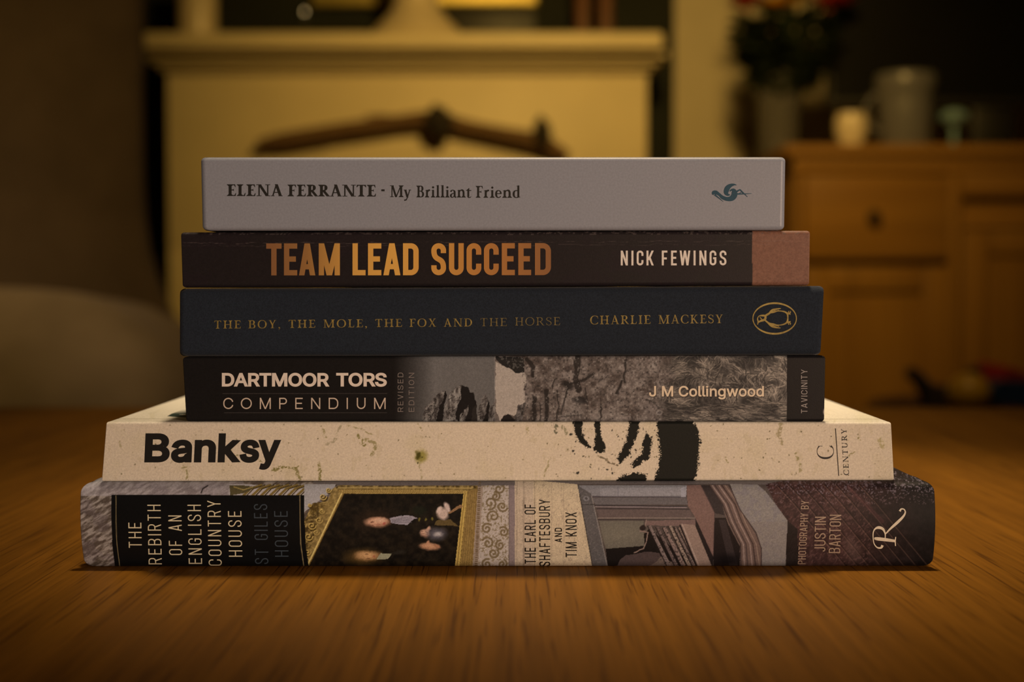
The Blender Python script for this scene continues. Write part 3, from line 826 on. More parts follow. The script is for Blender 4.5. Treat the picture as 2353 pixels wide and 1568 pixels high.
def serif_strokes(ch, t, n):
    e = 0.075 + t * .18           # serif overhang
    def stem(x, y0=0, y1=1, bot=True, top=True, lt=True):
        q = rect(x, y0, x + t, y1)
        for (yy, sg, on) in ((y0, 1, bot), (y1, -1, top)):
            if on:
                q += [[(x - e, yy), (x + t + e, yy), (x + t + e, yy + sg * n * .7), (x - e, yy + sg * n * .7)]]
                q += [[(x - e * .8, yy + sg * n * .7), (x + t + e * .8, yy + sg * n * .7), (x + t, yy + sg * (n + e * .8)), (x, yy + sg * (n + e * .8))]]
        return q
    def thin(x, y0=0, y1=1, bot=True, top=True):
        q = rect(x, y0, x + n, y1)
        for (yy, sg, on) in ((y0, 1, bot), (y1, -1, top)):
            if on: q += rect(x - e, min(yy, yy + sg * n * .75), x + n + e, max(yy, yy + sg * n * .75))
        return q
    def foot(xc, y, wd, sg): return rect(xc - wd / 2, min(y, y + sg * n * .75), xc + wd / 2, max(y, y + sg * n * .75))
    def bowl(cx, cy, rx, ry, a0, a1, k=16):
        """elliptic stroke, thick where vertical"""
        pts, ws = [], []
        for i in range(k + 1):
            a = R(a0 + (a1 - a0) * i / k)
            wv = n + (t * 1.05 - n) * abs(math.cos(a)) ** 1.6
            pts.append((cx + (rx - wv / 2) * math.cos(a), cy + (ry - n / 2) * math.sin(a))); ws.append(wv)
        return strip(pts, ws)
    def arm(x0, x1, y, sg, dep):
        q = rect(x0, y - n / 2, x1, y + n / 2)
        return q + [[(x1 - t * .55, y - sg * n / 2), (x1 + .005, y - sg * n / 2), (x1 + .035, y + sg * dep), (x1 + .012, y + sg * dep)]]
    s0 = e
    if ch == ' ': return [], .26
    if ch == 'I': return stem(s0), 2 * e + t
    if ch == 'H': return stem(s0) + stem(.56) + rect(s0, .5 - n / 2, .6, .5 + n / 2), .56 + t + e
    if ch == 'E': return stem(s0) + arm(s0, .50, 1 - n / 2, -1, .20) + arm(s0, .53, n / 2, 1, .22) + arm(s0, .40, .52, 1, .09) + arm(s0, .40, .52, -1, .09), .57
    if ch == 'F': return stem(s0) + arm(s0, .50, 1 - n / 2, -1, .20) + arm(s0, .40, .50, 1, .09) + arm(s0, .40, .50, -1, .09), .54
    if ch == 'L': return stem(s0) + arm(s0, .50, n / 2, 1, .24), .55
    if ch == 'T':
        q = stem(.31 - t / 2, top=False) + rect(.03, 1 - n, .59, 1)
        for sg, xx in ((1, .03), (-1, .59)):
            q += [[(xx, 1), (xx + sg * t * .55, 1 - n), (xx + sg * .01, .79), (xx - sg * .02, .79)]]
        return q, .62
    if ch == 'N':
        return thin(s0 + .02) + thin(.66) + diag(.64 + n * .4, 0, s0 + t * .45, 1, t * .92) + rect(0, 1 - n * .75, s0 + t, 1), .66 + n + e
    if ch == 'M':
        return thin(s0 + .01) + stem(.76) + diag(.46, 0, s0 + t * .5, 1, t * .92) + diag(.46, 0, .76 + t * .4, 1, n) + rect(0, 1 - n * .75, s0 + t, 1), .76 + t + e
    if ch == 'A':
        return diag(.12, 0, .34, .97, n) + diag(.60, 0, .34, 1.02, t * .98) + rect(.18, .32 - n / 2, .52, .32 + n / 2) + foot(.12, 0, .22, 1) + foot(.60, 0, .26, 1), .72
    if ch == 'Y':
        return rect(.34 - t / 2, 0, .34 + t / 2, .46) + diag(.34, .40, .12, 1, t * .95) + diag(.35, .42, .56, 1, n) + foot(.34, 0, t + 2 * e, 1) + foot(.12, 1, .24, -1) + foot(.56, 1, .20, -1), .68
    if ch == 'X':
        return diag(.56, 0, .14, 1, t * .95) + diag(.12, 0, .56, 1, n) + foot(.12, 0, .20, 1) + foot(.57, 0, .24, 1) + foot(.14, 1, .24, -1) + foot(.56, 1, .20, -1), .69
    if ch == 'K':
        return stem(s0) + diag(s0 + t, .42, .54, 1, n) + diag(.60, 0, s0 + t * 1.5, .58, t * .95) + foot(.55, 1, .20, -1) + foot(.62, 0, .22, 1), .72
    if ch == 'R':
        return stem(s0) + rect(s0, 1 - n, .34, 1) + rect(s0, .47, .34, .47 + n) + bowl(.31, .735, .26, .265, 90, -90) + diag(.62, 0, .33, .49, t * .92) + foot(.64, 0, .16, 1), .69
    if ch == 'P':
        return stem(s0) + rect(s0, 1 - n, .30, 1) + rect(s0, .45, .30, .45 + n) + bowl(.27, .725, .26, .275, 90, -90), .56
    if ch == 'B':
        return stem(s0) + rect(s0, 1 - n, .36, 1) + rect(s0, .50, .38, .50 + n) + rect(s0, 0, .38, n) + bowl(.34, .75, .24, .25, 90, -90) + bowl(.36, .27, .27, .27, 90, -90), .66
    if ch == 'D':
        return stem(s0) + rect(s0, 1 - n, .34, 1) + rect(s0, 0, .34, n) + bowl(.30, .5, .42, .5, 90, -90, 22), .75
    if ch == 'O': return bowl(.40, .5, .40, .52, 0, 360, 36), .80
    if ch == 'C':
        return bowl(.40, .5, .40, .52, 48, 318, 30) + [[(.64, .92), (.67, .92), (.67, .68), (.645, .68)]] + [[(.60, .10), (.69, .24), (.67, .25), (.58, .13)]], .70
    if ch == 'S':
        p = bez((.44, .76), (.42, 1.04), (.04, 1.06), (.06, .74), 9)[:-1] + bez((.06, .74), (.08, .52), (.46, .52), (.46, .26), 10)[:-1] + bez((.46, .26), (.46, -.07), (.06, -.07), (.05, .26), 9)
        k = len(p); ws = [n + (t - n) * math.exp(-((i / (k - 1) - .5) / .20) ** 2) for i in range(k)]
        return strip(p, ws) + [[(.43, .97), (.455, .97), (.46, .72), (.435, .72)]] + [[(.04, .03), (.065, .03), (.06, .28), (.035, .28)]], .51
    if ch == 'U':
        return stem(s0, .34, 1, bot=False) + thin(.60, .34, 1, bot=False) + bowl(.60 / 2 + s0 / 2 + n / 2, .34, .60 / 2 - s0 / 2 + n / 2, .36, 180, 360), .60 + n + e
    if ch == ',':
        return [[(p_[0], p_[1]) for p_ in arc(.09, .055, .075, .075, 0, 330, 11)]] + strip(bez((.13, .05), (.15, -.06), (.10, -.16), (.03, -.20), 6), [.06, .055, .05, .04, .03, .025, .02]), .2
    if ch == '-': return rect(.03, .27, .27, .27 + n * 1.6), .30
    # lower case (x height .64)
    X = .64
    fl = lambda x, y: [[(x - e * 1.1, y - .07), (x, y - .05), (x + t, y + .02), (x, y - .005)]]
    if ch == 'i': return stem(e, 0, X, top=False) + fl(e, X) + [[(p_[0], p_[1]) for p_ in arc(e + t / 2, .86, .085, .095, 0, 330, 11)]], t + 2 * e
    if ch == 'l': return stem(e, 0, 1.04, top=False) + fl(e, 1.04), t + 2 * e
    if ch == 'r': return stem(e, 0, X, top=False) + fl(e, X) + strip(bez((e + t, .46), (.28, .58), (.32, .67), (.43, .58), 7), [n, n, n * 1.2, t * .7, t * .9, t * .95, t * .9, t * .5]), .46
    if ch == 'n': return stem(e, 0, X, top=False) + fl(e, X) + stem(.48, 0, .44, top=False) + strip(bez((e + t * .8, .47), (.28, .68), (.48 + t / 2, .72), (.48 + t / 2, .40), 10), [n, n, n, n * 1.3, t * .7, t * .85, t * .95, t, t, t, t]), .48 + t + e
    if ch == 'a':
        return rect(.31, .07, .31 + t, .44) + strip(bez((.31 + t / 2, .42), (.31 + t / 2, .70), (.10, .68), (.075, .48), 10), [t, t, t * .9, n * 1.3, n, n, n, n * 1.3, t * .7, t * .8, t * .8]) + strip(bez((.33, .37), (.16, .33), (.06, .26), (.075, .14), 8), [n, n, n, n * 1.2, t * .6, t * .8, t * .9, t, t]) + strip(bez((.075, .15), (.08, -.02), (.22, -.04), (.33, .10), 8), [t, t * .9, t * .7, n * 1.3, n, n, n, n, n]) + strip([(.31 + t * .5, .09), (.31 + t, .02), (.31 + t * 1.5, .06)], [t * .9, n * 1.4, n * .6]), .31 + t * 1.45
    if ch == 't': return rect(.10, .10, .10 + t, .72) + rect(.0, X - n, .42, X) + [[(.02, X - n * .5), (.10 + t, X), (.10 + t, .82), (.10 + t * .6, .78)]] + strip(bez((.10 + t / 2, .12), (.12, -.03), (.30, -.03), (.41, .08), 8), [t, t * .9, t * .7, n * 1.2, n, n, n, n * .8, n * .6]), .41
    if ch == 'F_': return [], 0
    if ch == 'e':
        k = 26; pts, ws = [], []
        for i in range(k + 1):
            a = R(5 + 318 * i / k); wv = n + (t - n) * max(0, -math.cos(a)) ** 1.2 + (t * .45) * max(0, math.cos(a)) ** 3 * (1 if i < k / 2 else 0)
            pts.append((.25 + (.25 - wv / 2) * math.cos(a), .32 + (.335 - n / 2) * math.sin(a))); ws.append(wv)
        return strip(pts, ws) + rect(.07, .35 - n / 2, .48, .35 + n / 2), .51
    if ch == 'd':
        return rect(.37, .04, .37 + t, 1.04) + fl(.37, 1.04) + bowl(.30, .32, .29, .335, 40, 320, 22) + [[(.37, 0), (.37 + t * 1.5, .05), (.37 + t * 1.5, .09), (.37, .09)]], .37 + t * 1.45
    if ch == 'y':
        return diag(.26, -.02, .09, X, t * .95) + diag(.24, -.06, .44, X, n) + foot(.09, X, .22, -1) + foot(.44, X, .18, -1) + strip(bez((.245, -.04), (.18, -.24), (.10, -.30), (.02, -.22), 8), [n, n, n * 1.1, n * 1.3, n * 1.6, t * .6, t * .75, t * .8, t * .6]), .52
    return [], .3


def serif_text(txt, width, h, t=.125, n=.045, gap=.07):
    gl = [serif(c, t, n) for c in txt]
    tot = sum(g[1] for g in gl) + gap * (len(txt) - 1)
    k = width / tot; x = 0; out = []
    for q, a in gl:
        out += [[((px + x) * k, py * h) for px, py in f] for f in q]
        x += a + gap
    return out


FONT = None
try:
    FONT = bpy.data.fonts.load(os.path.join(bpy.utils.system_resource('DATAFILES'), 'fonts', 'Inter.woff2'))
except Exception as ex:
    print('font', ex)


def font_text(txt, width, cap, offset=0.0, gap=1.0):
    """grotesque text fitted to width and cap height; returns polys"""
    cu = bpy.data.curves.new('tmp', 'FONT'); cu.body = txt; cu.size = 1; cu.space_character = gap
    if FONT: cu.font = FONT
    cu.resolution_u = 6; cu.fill_mode = 'NONE'
    ob = bpy.data.objects.new('tmp', cu); COL.objects.link(ob)
    dg = bpy.context.evaluated_depsgraph_get(); ev = ob.evaluated_get(dg); me = ev.to_mesh()
    vs_ = [Vector((v.co.x, v.co.y)) for v in me.vertices]; nb = {}
    for e_ in me.edges:
        nb.setdefault(e_.vertices[0], []).append(e_.vertices[1]); nb.setdefault(e_.vertices[1], []).append(e_.vertices[0])
    ev.to_mesh_clear(); bpy.data.objects.remove(ob); bpy.data.curves.remove(cu)
    seen, loops = set(), []
    for i in sorted(nb):
        if i in seen: continue
        lp = [i]; seen.add(i)
        cur = min(nb[i])
        while cur not in seen:
            lp.append(cur); seen.add(cur)
            nx_ = [j for j in nb[cur] if j not in seen]
            if not nx_: break
            cur = nx_[0]
        if lp[1] != i + 1: lp = [i] + lp[1:][::-1]            # keep the font's own direction
        pts = []
        for j in lp:
            if not pts or (vs_[j] - pts[-1]).length > 1e-5: pts.append(vs_[j])
        if (pts[0] - pts[-1]).length < 1e-5: pts.pop()
        loops.append(pts)
    area = lambda p: .5 * sum(p[i - 1].x * p[i].y - p[i].x * p[i - 1].y for i in range(len(p)))
    big = max(loops, key=lambda p: abs(area(p))); sg = 1 if area(big) > 0 else -1
    outl = []
    for p in loops:
        q = []
        for i in range(len(p)):
            d0 = (p[i] - p[i - 1]).normalized(); d1 = (p[(i + 1) % len(p)] - p[i]).normalized()
            n0 = Vector((d0.y, -d0.x)) * sg; n1 = Vector((d1.y, -d1.x)) * sg
            m_ = n0 + n1
            m_ = m_.normalized() if m_.length > .05 else n1
            v = p[i] + m_ * (offset / max(.5, m_.dot(n1))); q.append((v.x, v.y))
        outl.append(q)
    tris = fill(outl)
    x0 = min(v[0] for t in tris for v in t); x1 = max(v[0] for t in tris for v in t); k = width / (x1 - x0); ky = cap / (CAPH + 2 * offset)
    return [[((x - x0) * k, (y + offset) * ky) for x, y in t] for t in tris]


CAPH = 0.509


def horiz(polys, x0, base, slope=0.0, shear=0.0):
    """to photo pixels of the spine, reading left to right"""
    return [[(x0 + x + shear * y, base - y + slope * x) for x, y in q] for q in polys]


def upward(polys, xb, yb, lean=0.0):
    """reading bottom to top; xb is the baseline at the bottom, yb the start"""
    return [[(xb - y + lean * x, yb - x) for x, y in q] for q in polys]


def split_long(polys, L=7.0):
    out = []
    for q in polys:
        if len(q) != 4: out.append(q); continue
        d = lambda a, b: math.hypot(a[0] - b[0], a[1] - b[1])
        nu = max(1, int(max(d(q[0], q[1]), d(q[3], q[2])) / L)); nv = max(1, int(max(d(q[1], q[2]), d(q[0], q[3])) / L))
        pt = lambda u, v_: tuple((q[0][k] * (1 - u) + q[1][k] * u) * (1 - v_) + (q[3][k] * (1 - u) + q[2][k] * u) * v_ for k in (0, 1))
        for i in range(nu):
            for j in range(nv):
                out.append([pt(i / nu, j / nv), pt((i + 1) / nu, j / nv), pt((i + 1) / nu, (j + 1) / nv), pt(i / nu, (j + 1) / nv)])
    return out


# ================================================================== printed pictures (painted on the spine's own points)
def hash2(ix, iy, seed):
    h = (ix.astype(np.int64) * 374761393 + iy.astype(np.int64) * 668265263 + seed * 1442695041) & 0xFFFFFFFF
    h = ((h ^ (h >> 13)) * 1274126177) & 0xFFFFFFFF
    return ((h ^ (h >> 16)) & 0xFFFFFF) / float(0xFFFFFF)


def vnoise(x, y, seed=0):
    ix = np.floor(x); iy = np.floor(y); fx = x - ix; fy = y - iy
    fx = fx * fx * (3 - 2 * fx); fy = fy * fy * (3 - 2 * fy)
    a = hash2(ix, iy, seed); b = hash2(ix + 1, iy, seed); c = hash2(ix, iy + 1, seed); d = hash2(ix + 1, iy + 1, seed)
    return (a * (1 - fx) + b * fx) * (1 - fy) + (c * (1 - fx) + d * fx) * fy


def fbm(x, y, seed=0, oct=4):
    s = 0; a = .5; t = 0
    for k in range(oct):
        s = s + a * vnoise(x * 2 ** k, y * 2 ** k, seed + k * 17); t += a; a *= .5
    return s / t


class Paint:
    """numpy painter over scattered points given in photo pixels, colours as seen in the photo"""
    def __init__(s, px, py, base):
        s.x = px; s.y = py; s.c = np.tile(np.asarray(base, float), (len(px), 1))
        s.wx = 0; s.wy = 0
    def warp(s, amp, freq, seed=3):
        s.wx = (fbm(s.x * freq, s.y * freq, seed) - .5) * amp; s.wy = (fbm(s.x * freq, s.y * freq, seed + 50) - .5) * amp
    def nowarp(s): s.wx = 0; s.wy = 0
    def mix(s, m, col, alpha=1.0):
        a = (np.asarray(m, float) * alpha)[:, None]
        s.c = s.c * (1 - a) + np.asarray(col, float) * a
    def pmask(s, pts):
        X = s.x + s.wx; Y = s.y + s.wy; inside = np.zeros(len(X), bool)
        n = len(pts)
        for i in range(n):
            x0, y0 = pts[i]; x1, y1 = pts[(i + 1) % n]
            if y0 == y1: continue
            cr = ((y0 > Y) != (y1 > Y)) & (X < (x1 - x0) * (Y - y0) / (y1 - y0) + x0)
            inside ^= cr
        return inside
    def poly(s, pts, col, alpha=1.0):
        s.mix(s.pmask(pts), col, alpha)
    def dline(s, pts):
        X = s.x + s.wx; Y = s.y + s.wy; dm = np.full(len(X), 1e9); tt = np.zeros(len(X)); n = len(pts) - 1
        for i in range(n):
            ax, ay = pts[i]; bx, by = pts[i + 1]; dx, dy = bx - ax, by - ay; L2 = dx * dx + dy * dy + 1e-9
            t = np.clip(((X - ax) * dx + (Y - ay) * dy) / L2, 0, 1)
            d = np.hypot(X - ax - t * dx, Y - ay - t * dy)
            u = d < dm; dm = np.where(u, d, dm); tt = np.where(u, (i + t) / n, tt)
        return dm, tt
    def line(s, pts, w, col, alpha=1.0, soft=.8):
        d, t = s.dline(pts)
        s.mix(np.clip((w / 2 + soft / 2 - d) / soft, 0, 1), col, alpha)
    def ell(s, cx, cy, rx, ry, col, alpha=1.0, rot=0, soft=.15):
        X = s.x + s.wx - cx; Y = s.y + s.wy - cy; c, q = math.cos(R(rot)), math.sin(R(rot))
        d = np.hypot((X * c + Y * q) / rx, (-X * q + Y * c) / ry)
        s.mix(np.clip((1 + soft - d) / (2 * soft), 0, 1), col, alpha)


def Z(scale, ox, oy):
    return lambda *pts: [(x / scale + ox, y / scale + oy) for x, y in pts]


# ================================================================== books
EILL = np.array([0.64, 0.42, 0.28])        # how the spines' light turns white paper into photo colour


def albedo(c, gain=1.0):
    return np.clip(lin(c) / EILL * gain, 0.002, 0.86)


M_page = mat_pages('book_pages', (0.72, 0.66, 0.54))


class Book:
    def __init__(s, label, Ys, depth, corners, H=None, bulge=0.0, r=0.0012, cr=0.001, thick=0.0005, hard=False):
        """corners: photo pixels TL, TR, BR, BL of the spine"""
        (tlx, tly), (trx, try_), (brx, bry), (blx, bly) = corners
        s.Ys, s.bulge, s.r, s.cr, s.depth, s.thick = Ys, bulge, r, cr, depth, thick
        f = lambda px, py: [float(v) for v in unproj(px, py, Ys)]
        s.TL, s.TR, s.BR, s.BL = f(tlx, tly), f(trx, try_), f(brx, bry), f(blx, bly)
        s.H = 0.5 * ((s.TL[1] - s.BL[1]) + (s.TR[1] - s.BR[1]))
        s.root = thing('book', ((s.BL[0] + s.BR[0]) / 2, Ys + depth / 2, (s.BL[1] + s.BR[1]) / 2), label, 'book', 'stack of six books on the coffee table')
        s.o = Vector(s.root.location)
        s.layer = 0

    def yprof(s, z):
        """depth of the outer surface at height z in 0..H"""
        z = np.asarray(z, float); r = s.r
        d = np.minimum(z, s.H - z); d = np.clip(d, 0, None)
        y = np.where(d < r, r - np.sqrt(np.clip(r * r - (r - d) ** 2, 0, None)), 0)
        return y - s.bulge * (1 - (2 * z / s.H - 1) ** 2)

    def zlr(s, X):
        u = (X - s.BL[0]) / (s.BR[0] - s.BL[0])
        return s.BL[1] + (s.BR[1] - s.BL[1]) * u, s.TL[1] + (s.TR[1] - s.TL[1]) * u

    def xlr(s, t):
        return s.BL[0] + (s.TL[0] - s.BL[0]) * t, s.BR[0] + (s.TR[0] - s.BR[0]) * t

    def surf(s, px, py, off):
        Y = np.full(np.shape(px), s.Ys)
        for k in range(5):
            X, Zz = unproj(px, py, Y)
            zb, zt = s.zlr(X)
            Y = s.Ys + s.yprof(np.clip((Zz - zb) / (zt - zb), 0, 1) * s.H) - off
        X, Zz = unproj(px, py, Y)
        return X, Y, Zz

    def decal(s, name, polys, material, split=0, label=None, merge=False):
        if merge: polys = union(polys)
        if split: polys = split_long(polys, split)
        s.layer += 1
        vx, fs = [], []
        offs = []
        for k, q in enumerate(polys):
            b = len(vx); vx += q; fs.append(list(range(b, b + len(q))))
            offs += [(0.00006 if s.bulge == 0 else 0.00014) + 0.00002 * s.layer] * len(q)
        a = np.array(vx); X, Y, Zz = s.surf(a[:, 0], a[:, 1], np.array(offs))
        co = np.stack([X - s.o.x, Y - s.o.y, Zz - s.o.z], 1)
        me = bpy.data.meshes.new(name); me.from_pydata(co.tolist(), [], fs)
        o = link(name, me, material, s.root)
        # make all letters face the viewer's side
        bm = bmesh.new(); bm.from_mesh(me)
        for f_ in bm.faces:
            f_.normal_update()
            if f_.normal.y > 0: f_.normal_flip()
        bm.to_mesh(me); bm.free()
        if label: o['label'] = label
        return o

    def cover(s, material, paint=None, pitch=None, name='cover', groove=0.0):
        """jacket / case: dense spine wrapping onto two boards, with real thickness"""
        H, r, dep = s.H, s.r, s.depth
        pitch = pitch or 0.004
        nz = max(8, int(H / pitch)); nx = max(8, int((s.BR[0] - s.BL[0]) / pitch))
        zc = np.linspace(0, H, nz + 1)
        th = np.linspace(0, math.pi / 2, 7 if r < 0.0015 else 22)
        lo = r - r * np.cos(th); mid = zc[(zc > r) & (zc < H - r)]
        zc = np.concatenate([lo, mid, (H - lo)[::-1]])
        yc = s.yprof(zc)
        # boards behind the spine, optionally with a hinge groove
        by = [0.0015, 0.004, 0.008, 0.012, 0.020, 0.04, 0.08, dep] if paint is None else list(np.concatenate([np.linspace(0.0006, 0.03, 48), [0.05, 0.08, dep]]))
        by = np.array([r + b for b in by]); by[-1] = dep
        gd = groove * np.exp(-((by - r - 0.006) / 0.0028) ** 2)
        prof = [(y, g_) for y, g_ in zip(by[::-1], gd[::-1])] + list(zip(yc, zc)) + [(y, H - g_) for y, g_ in zip(by, gd)]
        prof = np.array(prof)
        u = np.linspace(0, 1, nx + 1)
        zt_ = np.clip(prof[:, 1] / H, 0, 1)
        d = np.minimum(prof[:, 1], H - prof[:, 1]); ins = np.where(d < s.cr, s.cr - np.sqrt(np.clip(s.cr ** 2 - (s.cr - d) ** 2, 0, None)), 0)
        xl, xr = s.xlr(zt_); xl = xl + ins; xr = xr - ins
        X = xl[:, None] + (xr - xl)[:, None] * u[None, :]
        Y = np.repeat((s.Ys + prof[:, 0])[:, None], nx + 1, 1)
        zb, zt = s.zlr(X); Zz = zb + (zt - zb) * zt_[:, None]
        n, m = X.shape
        outer = np.stack([X, Y, Zz], -1).reshape(-1, 3)
        # inner skin
        pin = prof.copy(); tk = s.thick
        pin[:, 1] = np.clip(prof[:, 1], tk, H - tk); pin[:, 0] = np.where(np.arange(n) < 0, 0, np.maximum(prof[:, 0], prof[:, 0]))
        isp = (prof[:, 1] > 0) & (prof[:, 1] < H) & (np.arange(n) >= len(by)) & (np.arange(n) < n - len(by))
        pin[:, 0] = np.where(isp, prof[:, 0] + tk, prof[:, 0])
        Xi = X[:, [0, -1]]; Yi = np.repeat((s.Ys + pin[:, 0])[:, None], 2, 1); zb, zt = s.zlr(Xi)
        Zi = zb + (zt - zb) * (pin[:, 1] / H)[:, None]
        inner = np.stack([Xi, Yi, Zi], -1).reshape(-1, 3)
        co = np.concatenate([outer, inner]) - np.array(s.o)[None, :]
        i = np.arange(n - 1)[:, None] * m + np.arange(m - 1)[None, :]
        q = np.stack([i, i + 1, i + m + 1, i + m], -1).reshape(-1, 4)
        k = n * m; j = k + np.arange(n - 1) * 2
        qi = np.stack([j + 2, j + 3, j + 1, j], -1)
        a = np.arange(n - 1)
        rimL = np.stack([a * m, (a + 1) * m, j + 2, j], -1); rimR = np.stack([(a + 1) * m + m - 1, a * m + m - 1, j + 1, j + 3], -1)
        faces = np.concatenate([q, qi, rimL, rimR])
        e0 = [[0, k, k + 1, m - 1]]; e1 = [[(n - 1) * m, (n - 1) * m + m - 1, k + 2 * (n - 1) + 1, k + 2 * (n - 1)]]
        faces = np.concatenate([faces, e0, e1])
        me = bpy.data.meshes.new(name)
        me.vertices.add(len(co)); me.vertices.foreach_set('co', co.astype(np.float32).ravel())
        me.loops.add(faces.size); me.loops.foreach_set('vertex_index', faces.astype(np.int32).ravel())
        me.polygons.add(len(faces)); me.polygons.foreach_set('loop_start', (np.arange(len(faces)) * 4).astype(np.int32))
        me.update(calc_edges=True); me.validate()
        nf = len(q)
        sm = np.zeros(len(me.polygons), bool); sm[:nf] = True
        me.polygons.foreach_set('use_smooth', sm)
        if paint is not None:
            px, py = proj(outer[:, 0], outer[:, 1], outer[:, 2])
            pt = paint(px, py, outer, prof.repeat(m, 0) if False else np.repeat(prof, m, 0))
            col = np.ones((len(co), 4), np.float32)
            col[:k, :3] = albedo(pt.c)
            col[k:, :3] = 0.6
            at = me.attributes.new('print', 'FLOAT_COLOR', 'POINT'); at.data.foreach_set('color', col.ravel())
        o = link(name, me, material, s.root)
        return o

    def pages(s, inset, back):
        """page block between the boards"""
        t = s.thick + 0.0001
        y0 = s.Ys + s.r + 0.001 if s.bulge == 0 else s.Ys + 0.003
        y1 = s.Ys + s.depth - back
        bm = bmesh.new()
        vs_ = []
        for Y in (y0, y1):
            for tt in (0, 1):
                xl, xr = s.xlr(tt)
                for X in (xl + inset, xr - inset):
                    zb, zt = s.zlr(X)
                    vs_.append(bm.verts.new((X - s.o.x, Y - s.o.y, (zb + t if tt == 0 else zt - t) - s.o.z)))
        for f_ in [(0, 1, 3, 2), (4, 6, 7, 5), (0, 4, 5, 1), (2, 3, 7, 6), (0, 2, 6, 4), (1, 5, 7, 3)]:
            bm.faces.new([vs_[i] for i in f_])
        return bm_obj('page_block', bm, M_page, s.root)


def ink(name, col, rough=0.5, gain=1.0, metal=0.0, noise=0.08):
    return mat(name, tuple(float(v) for v in albedo(col, gain)), rough, metal=metal, spec=0.3, noise=(900, noise))


PXM = D / FPX           # metres per pixel at the spines

# ---------------------------------------------------------------- book at the bottom (photo jacket)
b = Book('thickest hardback at the bottom of the stack, picture jacket with black title panel', 0.0, 0.230,
         [(187, 1110), (2145, 1107), (2141, 1304), (196, 1305)], bulge=0.0030, r=0.0028, cr=0.0034, thick=0.0022, hard=True)
M_pr1 = mat_print('printed_photo_jacket', 0.5, 0.3)


